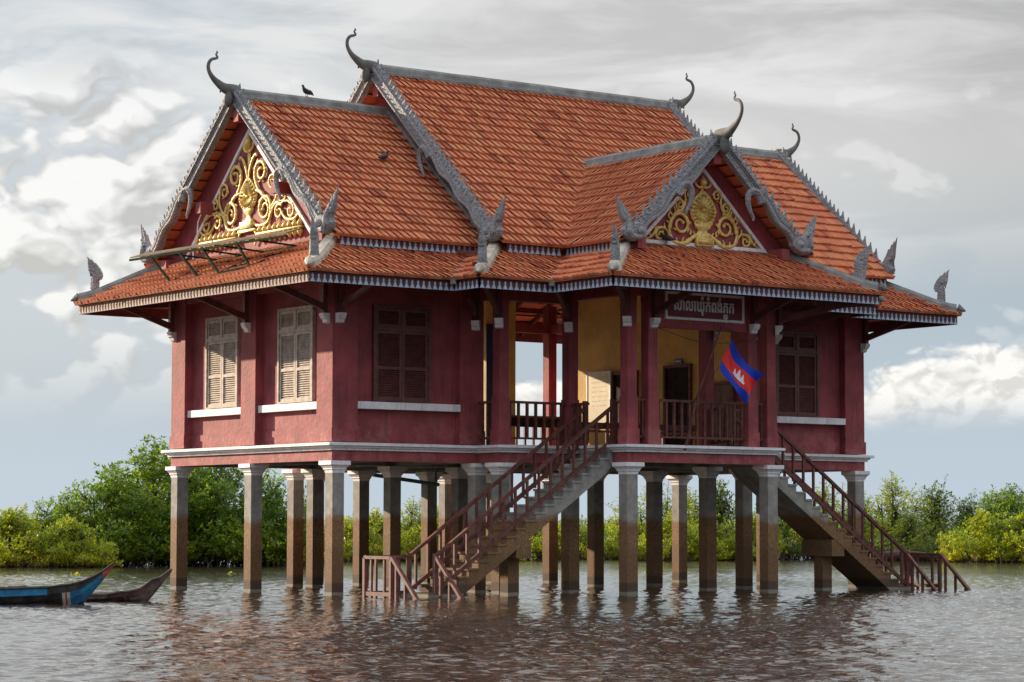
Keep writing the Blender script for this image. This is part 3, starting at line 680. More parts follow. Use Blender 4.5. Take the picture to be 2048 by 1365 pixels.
def mandorla(m, G, zc, hw, zt, zb, t=.03):
    def outl(k):
        pts = []
        for i in range(25):
            th = 2 * math.pi * i / 24; y = math.cos(th); x = math.sin(th)
            pts.append((hw * k * x * (1 - .30 * max(0, y)) * (1 - .35 * max(0, y) ** 3), zc + (zt - zc if y > 0 else zc - zb) * y * k))
        return pts
    m.prism(outl(.94)[:-1], G, 0, t, bevel=.01)
    rim = outl(1.0); m.tube([G(a, z, t + .01) for a, z in rim], .030, 7)
    for i in range(24):                      # laurel border
        a, z = outl(.90)[i]; a2, z2 = outl(.90)[(i + 1) % 24]
        m.ball(G((a + a2) / 2, (z + z2) / 2, t + .025), .045, n=6)
    for i in range(18):                      # pointed rays
        th = 2 * math.pi * i / 18; y = math.cos(th); x = math.sin(th)
        L = .76 * math.hypot(hw * x * (1 - .30 * max(0, y)), (zt - zc if y > 0 else zc - zb) * y)
        dx, dz = x, y
        m.add([G(dx * .06 - dz * .012, zc + dz * .06 + dx * .012, t), G(dx * .06 + dz * .012, zc + dz * .06 - dx * .012, t), G(dx * L + dz * .028, zc + dz * L - dx * .028, t), G(dx * L - dz * .028, zc + dz * L + dx * .028, t), G(dx * .06, zc + dz * .06, t + .04), G(dx * L * .96, zc + dz * L * .96, t + .11)],
              [(0, 1, 4), (1, 2, 5, 4), (2, 3, 5), (3, 0, 4, 5)])
    m.ball(G(0, zc, t + .03), .055)
def urn(m, G, prof):
    """stacked half-round mouldings: (z, half width)"""
    N = 10; vs = []; k = N + 1
    for z, w in prof:
        for i in range(N + 1):
            th = math.pi * i / N; vs.append(G(-w * math.cos(th), z, .02 + w * .28 * math.sin(th)))
    fs = [(i * k + j, i * k + j + 1, i * k + k + j + 1, i * k + k + j) for i in range(len(prof) - 1) for j in range(N)]
    m.add(vs, fs)
def bud(m, G, a, z0, z1, w, t=.05):
    m.tube([G(a, z0 + (z1 - z0) * u, t) for u in (0, .15, .35, .6, .85, 1)], [w * .3, w * .8, w, w * .75, w * .3, .008], 8)
def relief(G, kind, parent):
    m = MB()
    if kind == 'left':
        mandorla(m, G, 9.74, .41, 10.20, 9.42)
        urn(m, G, [(9.46, .05), (9.47, .20), (9.43, .24), (9.36, .22), (9.28, .10), (9.22, .10), (9.16, .22), (9.13, .24)])
        m.prism([(-.29, 8.94), (.29, 8.94), (.29, 9.12), (-.29, 9.12)], G, 0, .13, bevel=.015)
        m.prism([(-.46, 8.86), (.46, 8.86), (.40, 8.93), (-.40, 8.93)], G, 0, .10, bevel=.01)
        urn(m, G, [(10.22, .03), (10.3, .05), (10.85, .085), (10.88, .11), (10.90, .11)])
        bud(m, G, 0, 10.90, 11.30, .13); taper_path(m, G, [(.02, 10.86), (.14, 10.9), (.25, 11.0), (.22, 11.08)], .07, .035); taper_path(m, G, [(-.02, 10.86), (-.14, 10.9), (-.25, 11.0), (-.22, 11.08)], .07, .035)
        for s in (-1, 1):
            S = lambda pts: [(s * a, z) for a, z in pts]
            taper_path(m, G, S([(.03, 10.18), (.08, 10.4), (.16, 10.55), (.25, 10.68), (.38, 10.76), (.42, 10.70)]), .045, .05, rmid=.065)
            spiral(m, G, s * .62, 10.30, .30, 200 if s > 0 else -20, 1.35, -s, .06, .035, lead=S([(.60, 9.78), (.45, 9.95), (.36, 10.12)]))
            taper_path(m, G, S([(.40, 9.86), (.62, 9.80), (.80, 9.66), (.98, 9.50)]), .05, .05, rmid=.085)
            spiral(m, G, s * .83, 9.36, .31, 60 if s > 0 else 120, 1.35, s, .06, .035, lead=S([(.12, 9.16), (.35, 9.02), (.60, 8.97), (.92, 9.0), (1.08, 9.14), (1.12, 9.4)]))
            spiral(m, G, s * 1.17, 9.98, .21, 0 if s > 0 else 180, 1.3, s, .045, .028, lead=S([(1.05, 9.34), (1.30, 9.52), (1.42, 9.74)]))
            spiral(m, G, s * 1.62, 9.68, .17, 10 if s > 0 else 170, 1.2, s, .04, .026, lead=S([(1.34, 9.48), (1.6, 9.42), (1.8, 9.54)]))
            spiral(m, G, s * 1.50, 9.22, .20, 45 if s > 0 else 135, 1.25, s, .05, .03, lead=S([(1.12, 9.2), (1.22, 9.36), (1.42, 9.46)]))
            spiral(m, G, s * 2.03, 9.20, .20, 100 if s > 0 else 80, 1.15, -s, .045, .028, lead=S([(1.52, 9.50), (1.75, 9.46), (1.95, 9.44)]))
            taper_path(m, G, S([(1.62, 9.2), (1.85, 9.02), (2.2, 8.98), (2.4, 9.08), (2.62, 9.0)]), .05, .02, rmid=.075)
            m.prism(S([(.5, 8.74), (2.62, 8.74), (2.62, 8.79), (.5, 8.79)]) if s > 0 else S([(2.62, 8.74), (.5, 8.74), (.5, 8.79), (2.62, 8.79)]), G, 0, .12, bevel=.01)
            for i in range(9):
                a = s * (.62 + i * .235); bud(m, G, a, 8.78, 8.99, .085, .06); bud(m, G, a, 8.75, 8.53, .085, .06)
            taper_path(m, G, S([(.30, 8.90), (.42, 8.78), (.42, 8.62), (.34, 8.5)]), .06, .03)
    else:
        mandorla(m, G, 9.32, .40, 9.78, 8.92)
        urn(m, G, [(9.06, .06), (9.07, .19), (9.0, .20), (8.97, .26), (8.90, .27), (8.84, .16), (8.79, .15), (8.76, .20), (8.70, .20), (8.68, .25), (8.66, .25)])
        m.prism([(-.28, 8.43), (.28, 8.43), (.28, 8.65), (-.28, 8.65)], G, 0, .14, bevel=.015)
        m.prism([(-.23, 8.48), (.23, 8.48), (.23, 8.60), (-.23, 8.60)], G, .14, .152)
        urn(m, G, [(9.79, .03), (9.88, .055), (9.9, .09), (9.92, .09)])
        bud(m, G, 0, 9.90, 10.18, .10); taper_path(m, G, [(.02, 9.90), (.12, 9.88), (.22, 9.93), (.25, 9.99)], .06, .03); taper_path(m, G, [(-.02, 9.90), (-.12, 9.88), (-.22, 9.93), (-.25, 9.99)], .06, .03)
        for s in (-1, 1):
            S = lambda pts: [(s * a, z) for a, z in pts]
            taper_path(m, G, S([(.16, 8.74), (.36, 8.62), (.62, 8.47), (.90, 8.49), (1.08, 8.60)]), .05, .04, rmid=.10)
            for q in ((.30, 8.72), (.42, 8.78), (.5, 8.86)): taper_path(m, G, S([(q[0], q[1] - .08), (q[0] - .02, q[1]), (q[0] + .03, q[1] + .06)]), .045, .02)
            spiral(m, G, s * .72, 8.93, .29, 20 if s > 0 else 160, 1.35, s, .055, .035, lead=S([(1.0, 8.56), (1.08, 8.76), (1.06, 8.94)]))
            taper_path(m, G, S([(1.05, 8.80), (1.0, 9.02), (.88, 9.2), (.70, 9.28), (.60, 9.40), (.56, 9.58)]), .05, .04, rmid=.06)
            spiral(m, G, s * .74, 9.42, .13, 0 if s > 0 else 180, 1.2, s, .035, .025, lead=S([(.62, 9.26), (.80, 9.28)]))
            spiral(m, G, s * .44, 9.70, .15, -20 if s > 0 else 200, 1.2, s, .038, .026, lead=S([(.54, 9.52)]))
            spiral(m, G, s * 1.36, 8.64, .15, 70 if s > 0 else 110, 1.2, -s, .042, .028, lead=S([(1.06, 8.60), (1.16, 8.76), (1.30, 8.82)]))
            taper_path(m, G, S([(1.30, 8.80), (1.46, 8.80), (1.55, 8.66), (1.66, 8.56), (1.84, 8.49)]), .04, .018, rmid=.06)
            taper_path(m, G, S([(1.0, 9.0), (1.10, 9.12), (1.04, 9.2)]), .04, .02)
            for q, e in (((1.02, 8.9), (1.16, 9.0)), ((.95, 9.12), (1.06, 9.26)), ((.84, 9.22), (.92, 9.36)), ((.60, 9.46), (.72, 9.58)), ((1.2, 8.8), (1.22, 8.93)), ((1.5, 8.78), (1.58, 8.88)), ((.66, 8.50), (.62, 8.62)), ((.82, 8.48), (.84, 8.6)), ((.40, 9.0), (.50, 8.9)), ((1.64, 8.58), (1.70, 8.70))):
                taper_path(m, G, S([q, ((q[0] + e[0]) / 2 + .02, (q[1] + e[1]) / 2), e]), .045, .018)
            spiral(m, G, s * .22, 8.98, .0 + .07, 0, .8, s, .028, .02)
    return m.build('gold_relief', gold_m, parent, smooth=True)
def gable(kind, apex, half, zbase, roofapex, eave_half, eavez, detail, fr=True):
    G = gable_fn(kind); w = MB()
    k = (roofapex - eavez) / eave_half
    w.prism([(-eave_half + .25, eavez - .25), (eave_half - .25, eavez - .25), (eave_half - .25, eavez + .10), (0, roofapex - .10), (-eave_half + .25, eavez + .10)], G, -.15, 0)
    o = w.build('gable_wall', wall_m, house)
    if fr:
        f = MB(); b = .085; kk = (apex - zbase) / half; off = b * math.hypot(1, kk)
        def tri(h0, ap, zb): return [(-h0, zb), (h0, zb), (0, ap)]
        i_h = half - b - off / kk + b * 0; ia = apex - off; ib = zbase + b
        ih = (ia - ib) / kk
        O3 = tri(half, apex, zbase); I3 = tri(ih, ia, ib)
        vs = [G(a, z, t_) for t_ in (0, .06) for a, z in O3 + I3]; fs = []
        for i in ((1, 2) if kind == 'left' else (0, 1, 2)):
            j = (i + 1) % 3; fs += [(6 + i, 6 + j, 9 + j, 9 + i), (i, j, 6 + j, 6 + i), (3 + j, 3 + i, 9 + i, 9 + j)]
        f.add(vs, fs); f.build('pediment_frame', trim_m, o)
        b2 = MB(); b2.prism([(-half - .35, zbase - .19), (half + .35, zbase - .19), (half + .35, zbase - .004), (-half - .35, zbase - .004)], G, 0, .09); b2.build('mortar_ledge', cap_m, o)
    if detail: relief(G, kind, o)
    return o
gl = gable('left', 11.44, 3.24, 8.40, WZ, YC + .73, TZ, True); gable('right', 11.44, 3.24, 8.40, WZ, YC + .73, TZ, False)
gf = gable('front', 10.40, 2.08, 8.41, PZ, prun, TZ, True)
gcl = gable('cl', 0, 0, 0, CZ, YC + 1.72, TZ, False, False); gable('cr', 0, 0, 0, CZ, YC + 1.72, TZ, False, False)
# purlin ends under the rakes
def purlins(kind, lst, out, parent):
    G = gable_fn(kind)
    for a, z in lst: MB().prism([(a - .12, z - .14), (a + .12, z - .14), (a + .12, z + .14), (a - .12, z + .14)], G, -.05, out).build('purlin_end', wall_m, parent)
purlins('left', [(0, 11.72), (-1.85, 9.62), (1.85, 9.75), (-3.62, 8.30), (3.95, 8.30)], .42, gl)
purlins('front', [(0, 10.55), (-2.36, 8.33), (2.20, 8.33)], .60, gf)
purlins('cl', [(0, 12.75), (5.15, 8.35)], .42, gcl)

# bargeboards: straight moulded board above, naga body below, crest teeth, rearing naga head
TOOTH = [(0, -.02), (.20, -.02), (.225, .05), (.19, .11), (.115, .155), (.060, .23), (.00, .30), (-.012, .33), (-.022, .31), (.012, .22), (.005, .13), (-.02, .05)]
RHEAD = [(-.36, .34), (-.36, .16), (-.2, .02), (0, -.05), (.16, -.01), (.28, .10), (.33, .20), (.25, .30), (.25, .40), (.33, .45), (.38, .55), (.42, .70), (.52, 1.04), (.41, .86), (.39, .76), (.40, .95), (.32, .76), (.31, .68), (.31, .86), (.24, .68), (.22, .60), (.20, .74), (.14, .58), (.06, .46), (.0, .36), (-.1, .42)]
def bargeboard(kind, s, t_out, apex, abot, zbot, split=.55, tooth=.25, hook=True, label=None):
    """s=+1/-1 side; the upper edge runs from (0, apex) to (s*abot, zbot)"""
    G0 = gable_fn(kind); L = math.hypot(abot, apex - zbot); dx, dz = abot / L, (zbot - apex) / L
    def G(q, w, t): return G0(s * (dx * q - dz * w), apex + dz * q + dx * w, t_out + t)       # q down the rake, w outwards
    root = MB(); qs = L * split; T = .09
    # straight part with fillets
    root.prism([(.0, -.29), (qs, -.29), (qs, 0), (0, 0)], G, -T, T * .5); root.prism([(.15, -.285), (qs, -.285), (qs, -.25), (.15, -.25)], G, T * .5, T * .95); root.prism([(.15, -.06), (qs, -.06), (qs, -.01), (.15, -.01)], G, T * .5, T * 1.1); root.prism([(.15, -.10), (qs, -.10), (qs, -.08), (.15, -.08)], G, T * .5, T * .85)
    rnd = random.Random(5)
    n_ = int(qs / .075)
    for i in range(n_): root.ball(G(.18 + i * .075, -.215 + (i % 3) * .04, T * .5), .024, n=6)
    for i in range(int(qs / .05)): root.ball(G(.15 + i * .05, -.295, T * .6), .015, n=5)
    # sinuous lower part
    Ll = L - qs - .30; N = 36; upper = []; lower = []; mid = []
    for i in range(N + 1):
        q = qs + Ll * i / N; ph = (q - qs) / 1.05 * 2 * math.pi
        lo = -.215 - .05 * math.sin(ph + 2.4); upper.append((q, .0)); lower.append((q, lo)); mid.append((q, -.07 - .04 * math.sin(ph + 2.0)))
    root.prism(upper + lower[::-1], G, -T, T)
    root.tube([G(q, w, T * 1.05) for q, w in mid], .018, 6)
    lowc = [(q, (w + w2) / 2 - .02) for (q, w), (q2, w2) in zip(lower, mid)]
    root.tube([G(q, w, T * .55) for q, w in lowc], [.07] * len(lowc), 10)
    for i in range(0, N, 1):
        q, w = lowc[i]; w0 = lower[i][1]
        for k in range(3): root.ball(G(q + .02 * (k % 2), w0 + .05 + k * .055, T * 1.0), .022, n=5)
    if hook:   # tail curled over under the board
        hk = [(qs + .28, -.22), (qs + .05, -.14), (qs - .16, -.20), (qs - .20, -.38), (qs - .02, -.54), (qs + .14, -.66), (qs + .24, -.80), (qs + .30, -.86)]
        hk = [(qs + .30, -.24), (qs + .08, -.16), (qs - .10, -.24), (qs - .12, -.42), (qs + .02, -.58), (qs + .20, -.66), (qs + .36, -.70), (qs + .42, -.76)]
        P_ = [Vector((*q, 0)) for q in hk]; out = []
        for i in range(len(P_) - 1):
            a, b, c, d = P_[max(i - 1, 0)], P_[i], P_[i + 1], P_[min(i + 2, len(P_) - 1)]
            for k in range(5):
                u = k / 5; out.append(.5 * ((2 * b) + (c - a) * u + (2 * a - 5 * b + 4 * c - d) * u * u + (3 * b - a - 3 * c + d) * u ** 3))
        out.append(P_[-1]); rad = [.115 - .090 * (i / (len(out) - 1)) ** 1.3 for i in range(len(out))]
        side = Vector(G(0, 0, 1)) - Vector(G(0, 0, 0))
        root.tube([G(q.x, q.y, .04) for q in out], rad, 9, side=side, flat=.8)
        for i in range(0, len(out) - 2): root.ball(G(out[i].x, out[i].y, .04 + rad[i] * .75), rad[i] * .3, n=5)
    o = root.build('bargeboard', naga_m, house)
    if label: o['label'] = label
    # crest teeth
    cm = MB(); q = .16
    while q < L - .55:
        big = q > qs; k = .88 if big else .70
        Gt = lambda a, b, t, k=k: G(a, b, t * (1.0 - .8 * max(0.0, min(1.0, b / (.33 * k)))))
        cm.prism([(q + a * k * 1.25, -.01 + b * k) for a, b in TOOTH], Gt, -.05, .06, bevel=.010)
        cm.ball(G(q + .11 * k, .06 * k, .05), .045 * k, n=6); cm.ball(G(q + .09 * k, .14 * k, .045), .025 * k, n=5)
        q += .29 if big else .215
    cm.build('crest', naga_m, o)
    # head
    hm = MB(); base = G0(0, 0, 0); ca, cz = abot - .12, zbot - .08
    Gh = lambda a, b, t: G0(s * (ca + a), cz + b, t_out + t * (1.0 - .88 * max(0.0, min(1.0, (b - .42) / .5))))
    hm.prism(RHEAD, Gh, 0, .12, bevel=.03); hm.prism(RHEAD, Gh, 0, -.09, bevel=.02)
    hm.ball(Gh(-.16, .2, .09), .13); hm.ball(Gh(-.15, .2, .17), .07)
    hm.tube([Gh(-.28, .14, .12), Gh(-.1, .05, .14), Gh(.1, .06, .14), Gh(.2, .18, .13), Gh(.18, .34, .12), Gh(.24, .52, .11)], [.05, .06, .075, .08, .07, .05], 8)
    for i in range(9):
        u = i / 8; hm.tube([Gh(.14 + .06 * u, .05 + .40 * u, .12), Gh(.31 - .04 * u, .09 + .38 * u, .11)], .013, 5)
    for b0 in ((.2, .5), (.3, .6), (.12, .45)): hm.ball(Gh(b0[0], b0[1], .12), .045)
    for e in ((.42, .88), (.35, .8), (.27, .72)): hm.tube([Gh(.22, .5, .11), Gh((.22 + e[0]) / 2 + .02, (.5 + e[1]) / 2, .11), Gh(e[0], e[1], .08)], [.035, .025, .01], 6)
    hm.build('naga_head', naga_m, o)
    return o
for s in (-1, 1):
    bargeboard('left', s, .45, 12.42, 4.42, 8.52, split=.56)
    bargeboard('right', s, .40, 12.42, 4.42, 8.52, split=.56)
    bargeboard('front', s, .64, 11.16, 2.80, 8.46, split=.46)
    bargeboard('cl', s, .50, 13.47, 5.44, 8.52, split=.48)
    bargeboard('cr', s, .40, 13.47, 5.44, 8.52, split=.48)
# mortar flashing and soffit boards where the wing roofs meet the centre gable
for kind, fz in (('cl', 1), ('cr', 1)):
    G = gable_fn(kind); kw = (WZ - TZ) / (YC + .73)
    for s in (-1, 1):
        a0, a1 = .1, YC + .72; z0, z1 = WZ + .08 - kw * a0, WZ + .08 - kw * a1
        fl = MB(); fl.add([G(s * a, z + dz_, t_) for t_ in (0, .16) for a, z in ((a0, z0), (a1, z1)) for dz_ in (-.05, .10)], [(0, 1, 3, 2), (4, 6, 7, 5), (0, 4, 5, 1), (2, 3, 7, 6), (1, 5, 7, 3), (0, 2, 6, 4)]); fl.build('mortar_flashing', cap_m, house)

# chofa horns on the gable tops
CH = [(.52, .88, .012), (.49, .84, .016), (.535, .80, .018), (.49, .73, .024), (.533, .695, .028), (.65, .66, .032), (.725, .575, .036), (.747, .46, .039), (.708, .33, .043), (.6, .19, .055), (.45, .077, .075), (.3, -.01, .095), (.1, -.06, .13), (-.1, -.09, .14)]
def chofa(pos, d, sc_=1.0, bulb=True):
    d = Vector(d); P0 = Vector(pos); m = MB()
    P_ = [Vector((a, b, r)) for a, b, r in CH]; out = []
    for i in range(len(P_) - 1):
        a, b, c, e = P_[max(i - 1, 0)], P_[i], P_[i + 1], P_[min(i + 2, len(P_) - 1)]
        for k in range(3):
            u = k / 3; out.append(.5 * ((2 * b) + (c - a) * u + (2 * a - 5 * b + 4 * c - e) * u * u + (3 * b - a - 3 * c + e) * u ** 3))
    out.append(P_[-1]); side = Vector((-d.y, d.x, 0))
    m.tube([P0 + d * q.x * sc_ + Vector((0, 0, q.y * sc_)) for q in out], [q.z * sc_ * 1.3 for q in out], 10, side=side, flat=.65)
    if bulb:
        bp = [(.36, -.03, .03), (.30, .0, .05), (.22, -.05, .08), (.17, -.16, .10), (.17, -.27, .125), (.18, -.38, .115), (.18, -.46, .06), (.18, -.49, .01)]
        m.tube([P0 + d * a * sc_ + Vector((0, 0, b * sc_)) for a, b, r in bp], [r * sc_ for a, b, r in bp], 10, side=side)
        m.ball(tuple(P0 + d * .38 * sc_ + Vector((0, 0, -.07))), .045, n=6); m.ball(tuple(P0 + d * .40 * sc_ + Vector((0, 0, -.12))), .028, n=6)
    return m.build('chofa_horn', horn_m, house, smooth=True)
chofa((-.46, YC, 12.40), (-1, 0, 0)); chofa((17.53, YC, 12.38), (1, 0, 0)); chofa((3.56, YC, 13.43), (-1, 0, 0)); chofa((13.55, YC, 13.43), (1, 0, 0)); chofa((XC, -3.98, 11.14), (0, -1, 0), 1.08)

# rafters and battens seen from below
class _RF:
    def bar(s, *a): MB().bar(*a).build('rafter', beam_m, house)
rf = _RF()
for y in (8.9, 9.5, 10.1): rf.bar((2.6, y, EZ + (10.67 - y) * .555 - .10), (14.4, y, EZ + (10.67 - y) * .555 - .10), .07, .09)
for i in range(9): x = 4.4 + i * 1.1; rf.bar((x, 8.75, 8.32), (x, 10.6, 7.29), .08, .12)
rf.bar((10.6, 8.8, 7.5), (12.4, 10.5, 7.35), .1, .12); rf.bar((9.6, 8.75, 7.35), (11.6, 8.75, 8.35), .09, .12)
for y in (-2.6, -2.0, -1.4): rf.bar((2.6, y, EZ + (y + 2.87) * .555 - .08), (4.3, y, EZ + (y + 2.87) * .555 - .08), .06, .08)

# ------------------------------------------------------------------ inside the hall
def door(fn, w, z1, m, label):
    f = MB(); fnn = fn
    def bx(mb, a0, a1, z_0, z_1, d0, d1):
        ps = [(a, d, z) for z in (z_0, z_1) for d in (d0, d1) for a in (a0, a1)]
        mb.add([fn(*q) for q in ps], [(0, 1, 3, 2), (4, 6, 7, 5), (0, 4, 5, 1), (2, 3, 7, 6), (0, 2, 6, 4), (1, 5, 7, 3)])
    bx(f, 0, .07, 3.58, z1, 0, .09); bx(f, w - .07, w, 3.58, z1, 0, .09); bx(f, .07, w - .07, z1 - .07, z1, 0, .09)
    d = f.build('door', rail_m, house); d['label'] = label
    for a0, a1 in ((.075, w / 2 - .004), (w / 2 + .004, w - .075)):
        p = MB(); bx(p, a0, a1, 3.6, z1 - .075, .0, .04)
        for z0 in (3.68, 4.7): 
            for j in range(int(((z1 - .2) - 4.7 if z0 > 4 else .9) / .06)):
                bx(p, a0 + .07, a1 - .07, z0 + j * .06, z0 + j * .06 + .03, .04, .055)
        p.build('door_leaf', m, d)
door(lambda a, d, z: (12.71 - d, 3.23 - a, z), 1.15, 6.0, dark_m, 'dark double door under the small navy plate')
door(lambda a, d, z: (12.71 - d, 5.49 - a, z), 1.10, 5.92, dark_m, 'dark door beside the leaning whiteboard')
door(lambda a, d, z: (12.71 - d, 1.27 - a, z), .95, 5.45, shut_m, 'brown low door near the right porch column')
pl_ = MB(); pl_.box((12.68, 2.49, 6.03), (12.71, 2.83, 6.165)); dp = pl_.build('door_plate', navy_m, house)
pt = MB()
for i in range(5): pt.box((12.672, 2.54 + i * .052, 6.075), (12.681, 2.54 + i * .052 + .03, 6.12))
pt.build('plate_lettering', trim_m, dp)
pw = MB(); pw.box((9.95, 7.75, 3.58), (10.95, 7.9, 8.2)); pwo = pw.build('partition_wall', yellow_m, house)
pd_ = MB(); pd_.box((9.9, 7.70, 3.58), (10.25, 7.747, 7.3)); pd_.build('partition_door', navy_m, pwo)

# ------------------------------------------------------------------ railings
def rails(name, p, q, z0, z1, n, posts=(), parent=house, topw=.10, bal=.06, skip=0):
    p, q = Vector((*p, 0)), Vector((*q, 0)); r = MB(); Z = Vector((0, 0, 1))
    r.bar(p + Z * z1, q + Z * z1, topw, .06); r.bar(p + Z * z0, q + Z * z0, .07, .05)
    o = r.build(name, rail_m, parent)
    for i in range(n):
        u = (i + .5) / n; c = p.lerp(q, u); lo = z0 + .02 if i not in posts else 3.585
        b = MB(); b.bar(c + Z * lo, c + Z * (z1 - .025), bal, bal); b.build('baluster', rail_m, o)
    return o
rails('railing', (7.12, -3.17), (10.0, -3.17), 3.77, 4.65, 12, (5, 6))
rails('railing', (6.48, -3.16), (6.84, -3.16), 3.77, 4.65, 2); rails('railing', (10.28, -3.16), (10.62, -3.16), 3.77, 4.65, 2)
rails('railing', (4.38, -.85), (6.2, -.85), 3.75, 4.62, 7); rails('railing', (10.86, -.85), (12.66, -.85), 3.75, 4.62, 7)
rails('railing', (4.22, -.71), (4.22, -.02), 3.75, 4.62, 3); rails('railing', (12.82, -.71), (12.82, -.02), 3.75, 4.62, 3)
rails('railing', (6.3, -.99), (6.3, -1.62), 3.75, 4.60, 3); rails('railing', (6.3, -2.62), (6.3, -3.0), 3.75, 4.60, 2)
rails('railing', (10.75, -.99), (10.75, -1.62), 3.75, 4.60, 3); rails('railing', (10.75, -2.62), (10.75, -3.0), 3.75, 4.60, 2)
rails('railing', (4.38, 8.62), (6.2, 8.62), 3.77, 4.62, 7); rails('railing', (10.86, 8.62), (12.68, 8.62), 3.77, 4.62, 6)

# ------------------------------------------------------------------ stairs
def stairs(fn, side):
    st = MB(); y0, y1 = -2.74, -1.58; x_top, z_top = 6.08, 3.44; x_bot = 1.12; N = 18
    rise = (z_top - .10) / N; run = (x_top - x_bot - .05) / (N)
    # stepped slab with sloping soffit, in one piece
    prof = [(x_top + .1, z_top)]
    x, z = x_top, z_top
    for i in range(N):
        prof.append((x, z)); prof.append((x, z - rise)); z -= rise; x -= run
    k = rise / run; thick = .50
    prof.append((x - .3, z)); prof.append((x - .3, -.6)); prof.append((x_top - (z_top - thick + .6) / k, -.6)); prof.append((x_top - .12, z_top - .12 * k - thick)); prof.append((x_top + .1, 3.10))
    st.prism(prof, lambda a, b, t_: fn((a, t_, b)), y0, y1)
    # nosings
    x, z = x_top, z_top
    for i in range(N):
        vs = [fn(q) for q in ((x - .03, y0 - .02, z - .05), (x + run * .98, y0 - .02, z - .05), (x + run * .98, y1 + .02, z - .05), (x - .03, y1 + .02, z - .05), (x - .03, y0 - .02, z + .003), (x + run * .98, y0 - .02, z + .003), (x + run * .98, y1 + .02, z + .003), (x - .03, y1 + .02, z + .003))]
        st.add(vs, [(0, 3, 2, 1), (4, 5, 6, 7), (0, 1, 5, 4), (1, 2, 6, 5), (2, 3, 7, 6), (3, 0, 4, 7)]); z -= rise; x -= run
    so = st.build('staircase', conc_m, house); so['label'] = side + ' concrete staircase running down into the water'
    sup = MB(); a = (3.95, y0 + .02, 1.60); b_ = (4.45, y1 - .02, 1.95)
    xx = 3.35
    zz = z_top - (x_top - xx) * k - thick
    sup.box((xx, y0 + .01, zz - .20), (xx + .42, y1 - .01, zz + .22)); sup.box((xx + .05, -2.32, -1.5), (xx + .37, -2.0, zz - .18))
    sup.build('stair_support', conc_m, so, fn=fn)
    # landing just under the waterline
    ld = MB(); ld.box((-.12, y0, -.6), (x_bot + .2, y1, -.04)); ld.build('landing', conc_m, so, fn=fn)
    def rl(p, q, nb, low=True, drop=.0, zfoot=None, h=.80):
        r = MB(); p, q = Vector(p), Vector(q)
        r.bar(p, q, .09, .07)
        if low: r.bar(p - Vector((0, 0, h)), q - Vector((0, 0, h)), .06, .09)
        o = r.build('stair_railing', rail_m, house, fn=fn)
        for i in range(nb):
            c = p.lerp(q, (i + .5) / nb); b = MB(); foot = c.z - h - .04 if zfoot is None else zfoot
            if low and zfoot is None: foot = c.z - h - .10
            b.bar(c, Vector((c.x, c.y, foot)), .055, .055); b.build('baluster', rail_m, o, fn=fn)
        return o
    for yy, xt, zt_ in ((y0 + .05, 6.24, 4.50), (y1 - .03, 6.24, 4.50)):
        o = rl((xt, yy, zt_), (1.12, yy, .95), 15)
        nb_ = MB(); nb_.bar((1.10, yy, 1.0), (1.10, yy, -.5), .095, .095); nb_.build('newel_post', rail_m, o, fn=fn)
        nb_ = MB(); nb_.bar((6.22, yy, 4.66), (6.22, yy, 3.42), .10, .10); nb_.build('newel_post', rail_m, o, fn=fn)
    # landing rails
    rl((-.1, y1 - .03, .92), (1.1, y1 - .03, .92), 2, True, zfoot=-.3, h=.82)
    o = rl((-.1, y1 - .03, .91), (-.1, y0 + .05, .91), 2, True, zfoot=-.3, h=.82)
    nb_ = MB(); nb_.bar((-.1, y1 - .03, .9), (-.1, y1 - .03, -.5), .09, .09); nb_.build('newel_post', rail_m, o, fn=fn); nb_ = MB(); nb_.bar((-.1, y0 + .05, .9), (-.1, y0 + .05, -.5), .08, .08); nb_.build('newel_post', rail_m, o, fn=fn)
    for xx in (1.1, -.1):
        rl((xx, y0 + .02, .92), (xx, y0 - 1.06, -.06), 3, False, zfoot=-.3)
stairs(idm, 'left'); stairs(mx, 'right')

# ------------------------------------------------------------------ sign
signp_m = mat('maroon_sign_paint', (.19, .042, .052), .7, var=.1)
sg = MB(); sg.box((7.40, -3.300, 6.66), (9.80, -3.272, 7.24)); so = sg.build('sign_panel', signp_m, house)
sf = MB()
for a, b_ in (((7.35, 6.615), (9.85, 6.675)), ((7.35, 7.225), (9.85, 7.285)), ((7.35, 6.675), (7.41, 7.225)), ((9.79, 6.675), (9.85, 7.225))): sf.box((a[0], -3.325, a[1]), (b_[0], -3.271, b_[1]))
sf.build('sign_frame', trim_m, so)
def text_mesh(txt, size, loc, off=.012, ext=.012):
    c = bpy.data.curves.new('txt', 'FONT'); c.body = txt; c.size = size; c.extrude = ext; c.offset = off; c.resolution_u = 6
    o = bpy.data.objects.new('txt', c); COL.objects.link(o); bpy.context.view_layer.update()
    dg = bpy.context.evaluated_depsgraph_get(); me = bpy.data.meshes.new_from_object(o.evaluated_get(dg))
    vs = [tuple(v.co) for v in me.vertices]; fs = [tuple(p_.vertices) for p_ in me.polygons]
    bpy.data.objects.remove(o); bpy.data.curves.remove(c); bpy.data.meshes.remove(me)
    return vs, fs
lt = MB()
main, f1 = text_mesh("\u179f\u17b6\u179b\u17b6\u1783\u17bb\u17c6\u1780\u17c6\u1796\u1784\u17cb\u1797", 1, (0, 0), .0)
mxx = max(v[0] for v in main); ka, f2 = text_mesh("\u1780", 1, (0, 0), .0); la, f3 = text_mesh("\u179b", 1, (0, 0), .0); uu_, f4 = text_mesh("\u1797\u17bb", 1, (0, 0), .0); bh, f5 = text_mesh("\u1797", 1, (0, 0), .0)
w2 = max(v[0] for v in ka); tot = mxx + .14 + w2; sx = 1.92 / tot; sz = .40
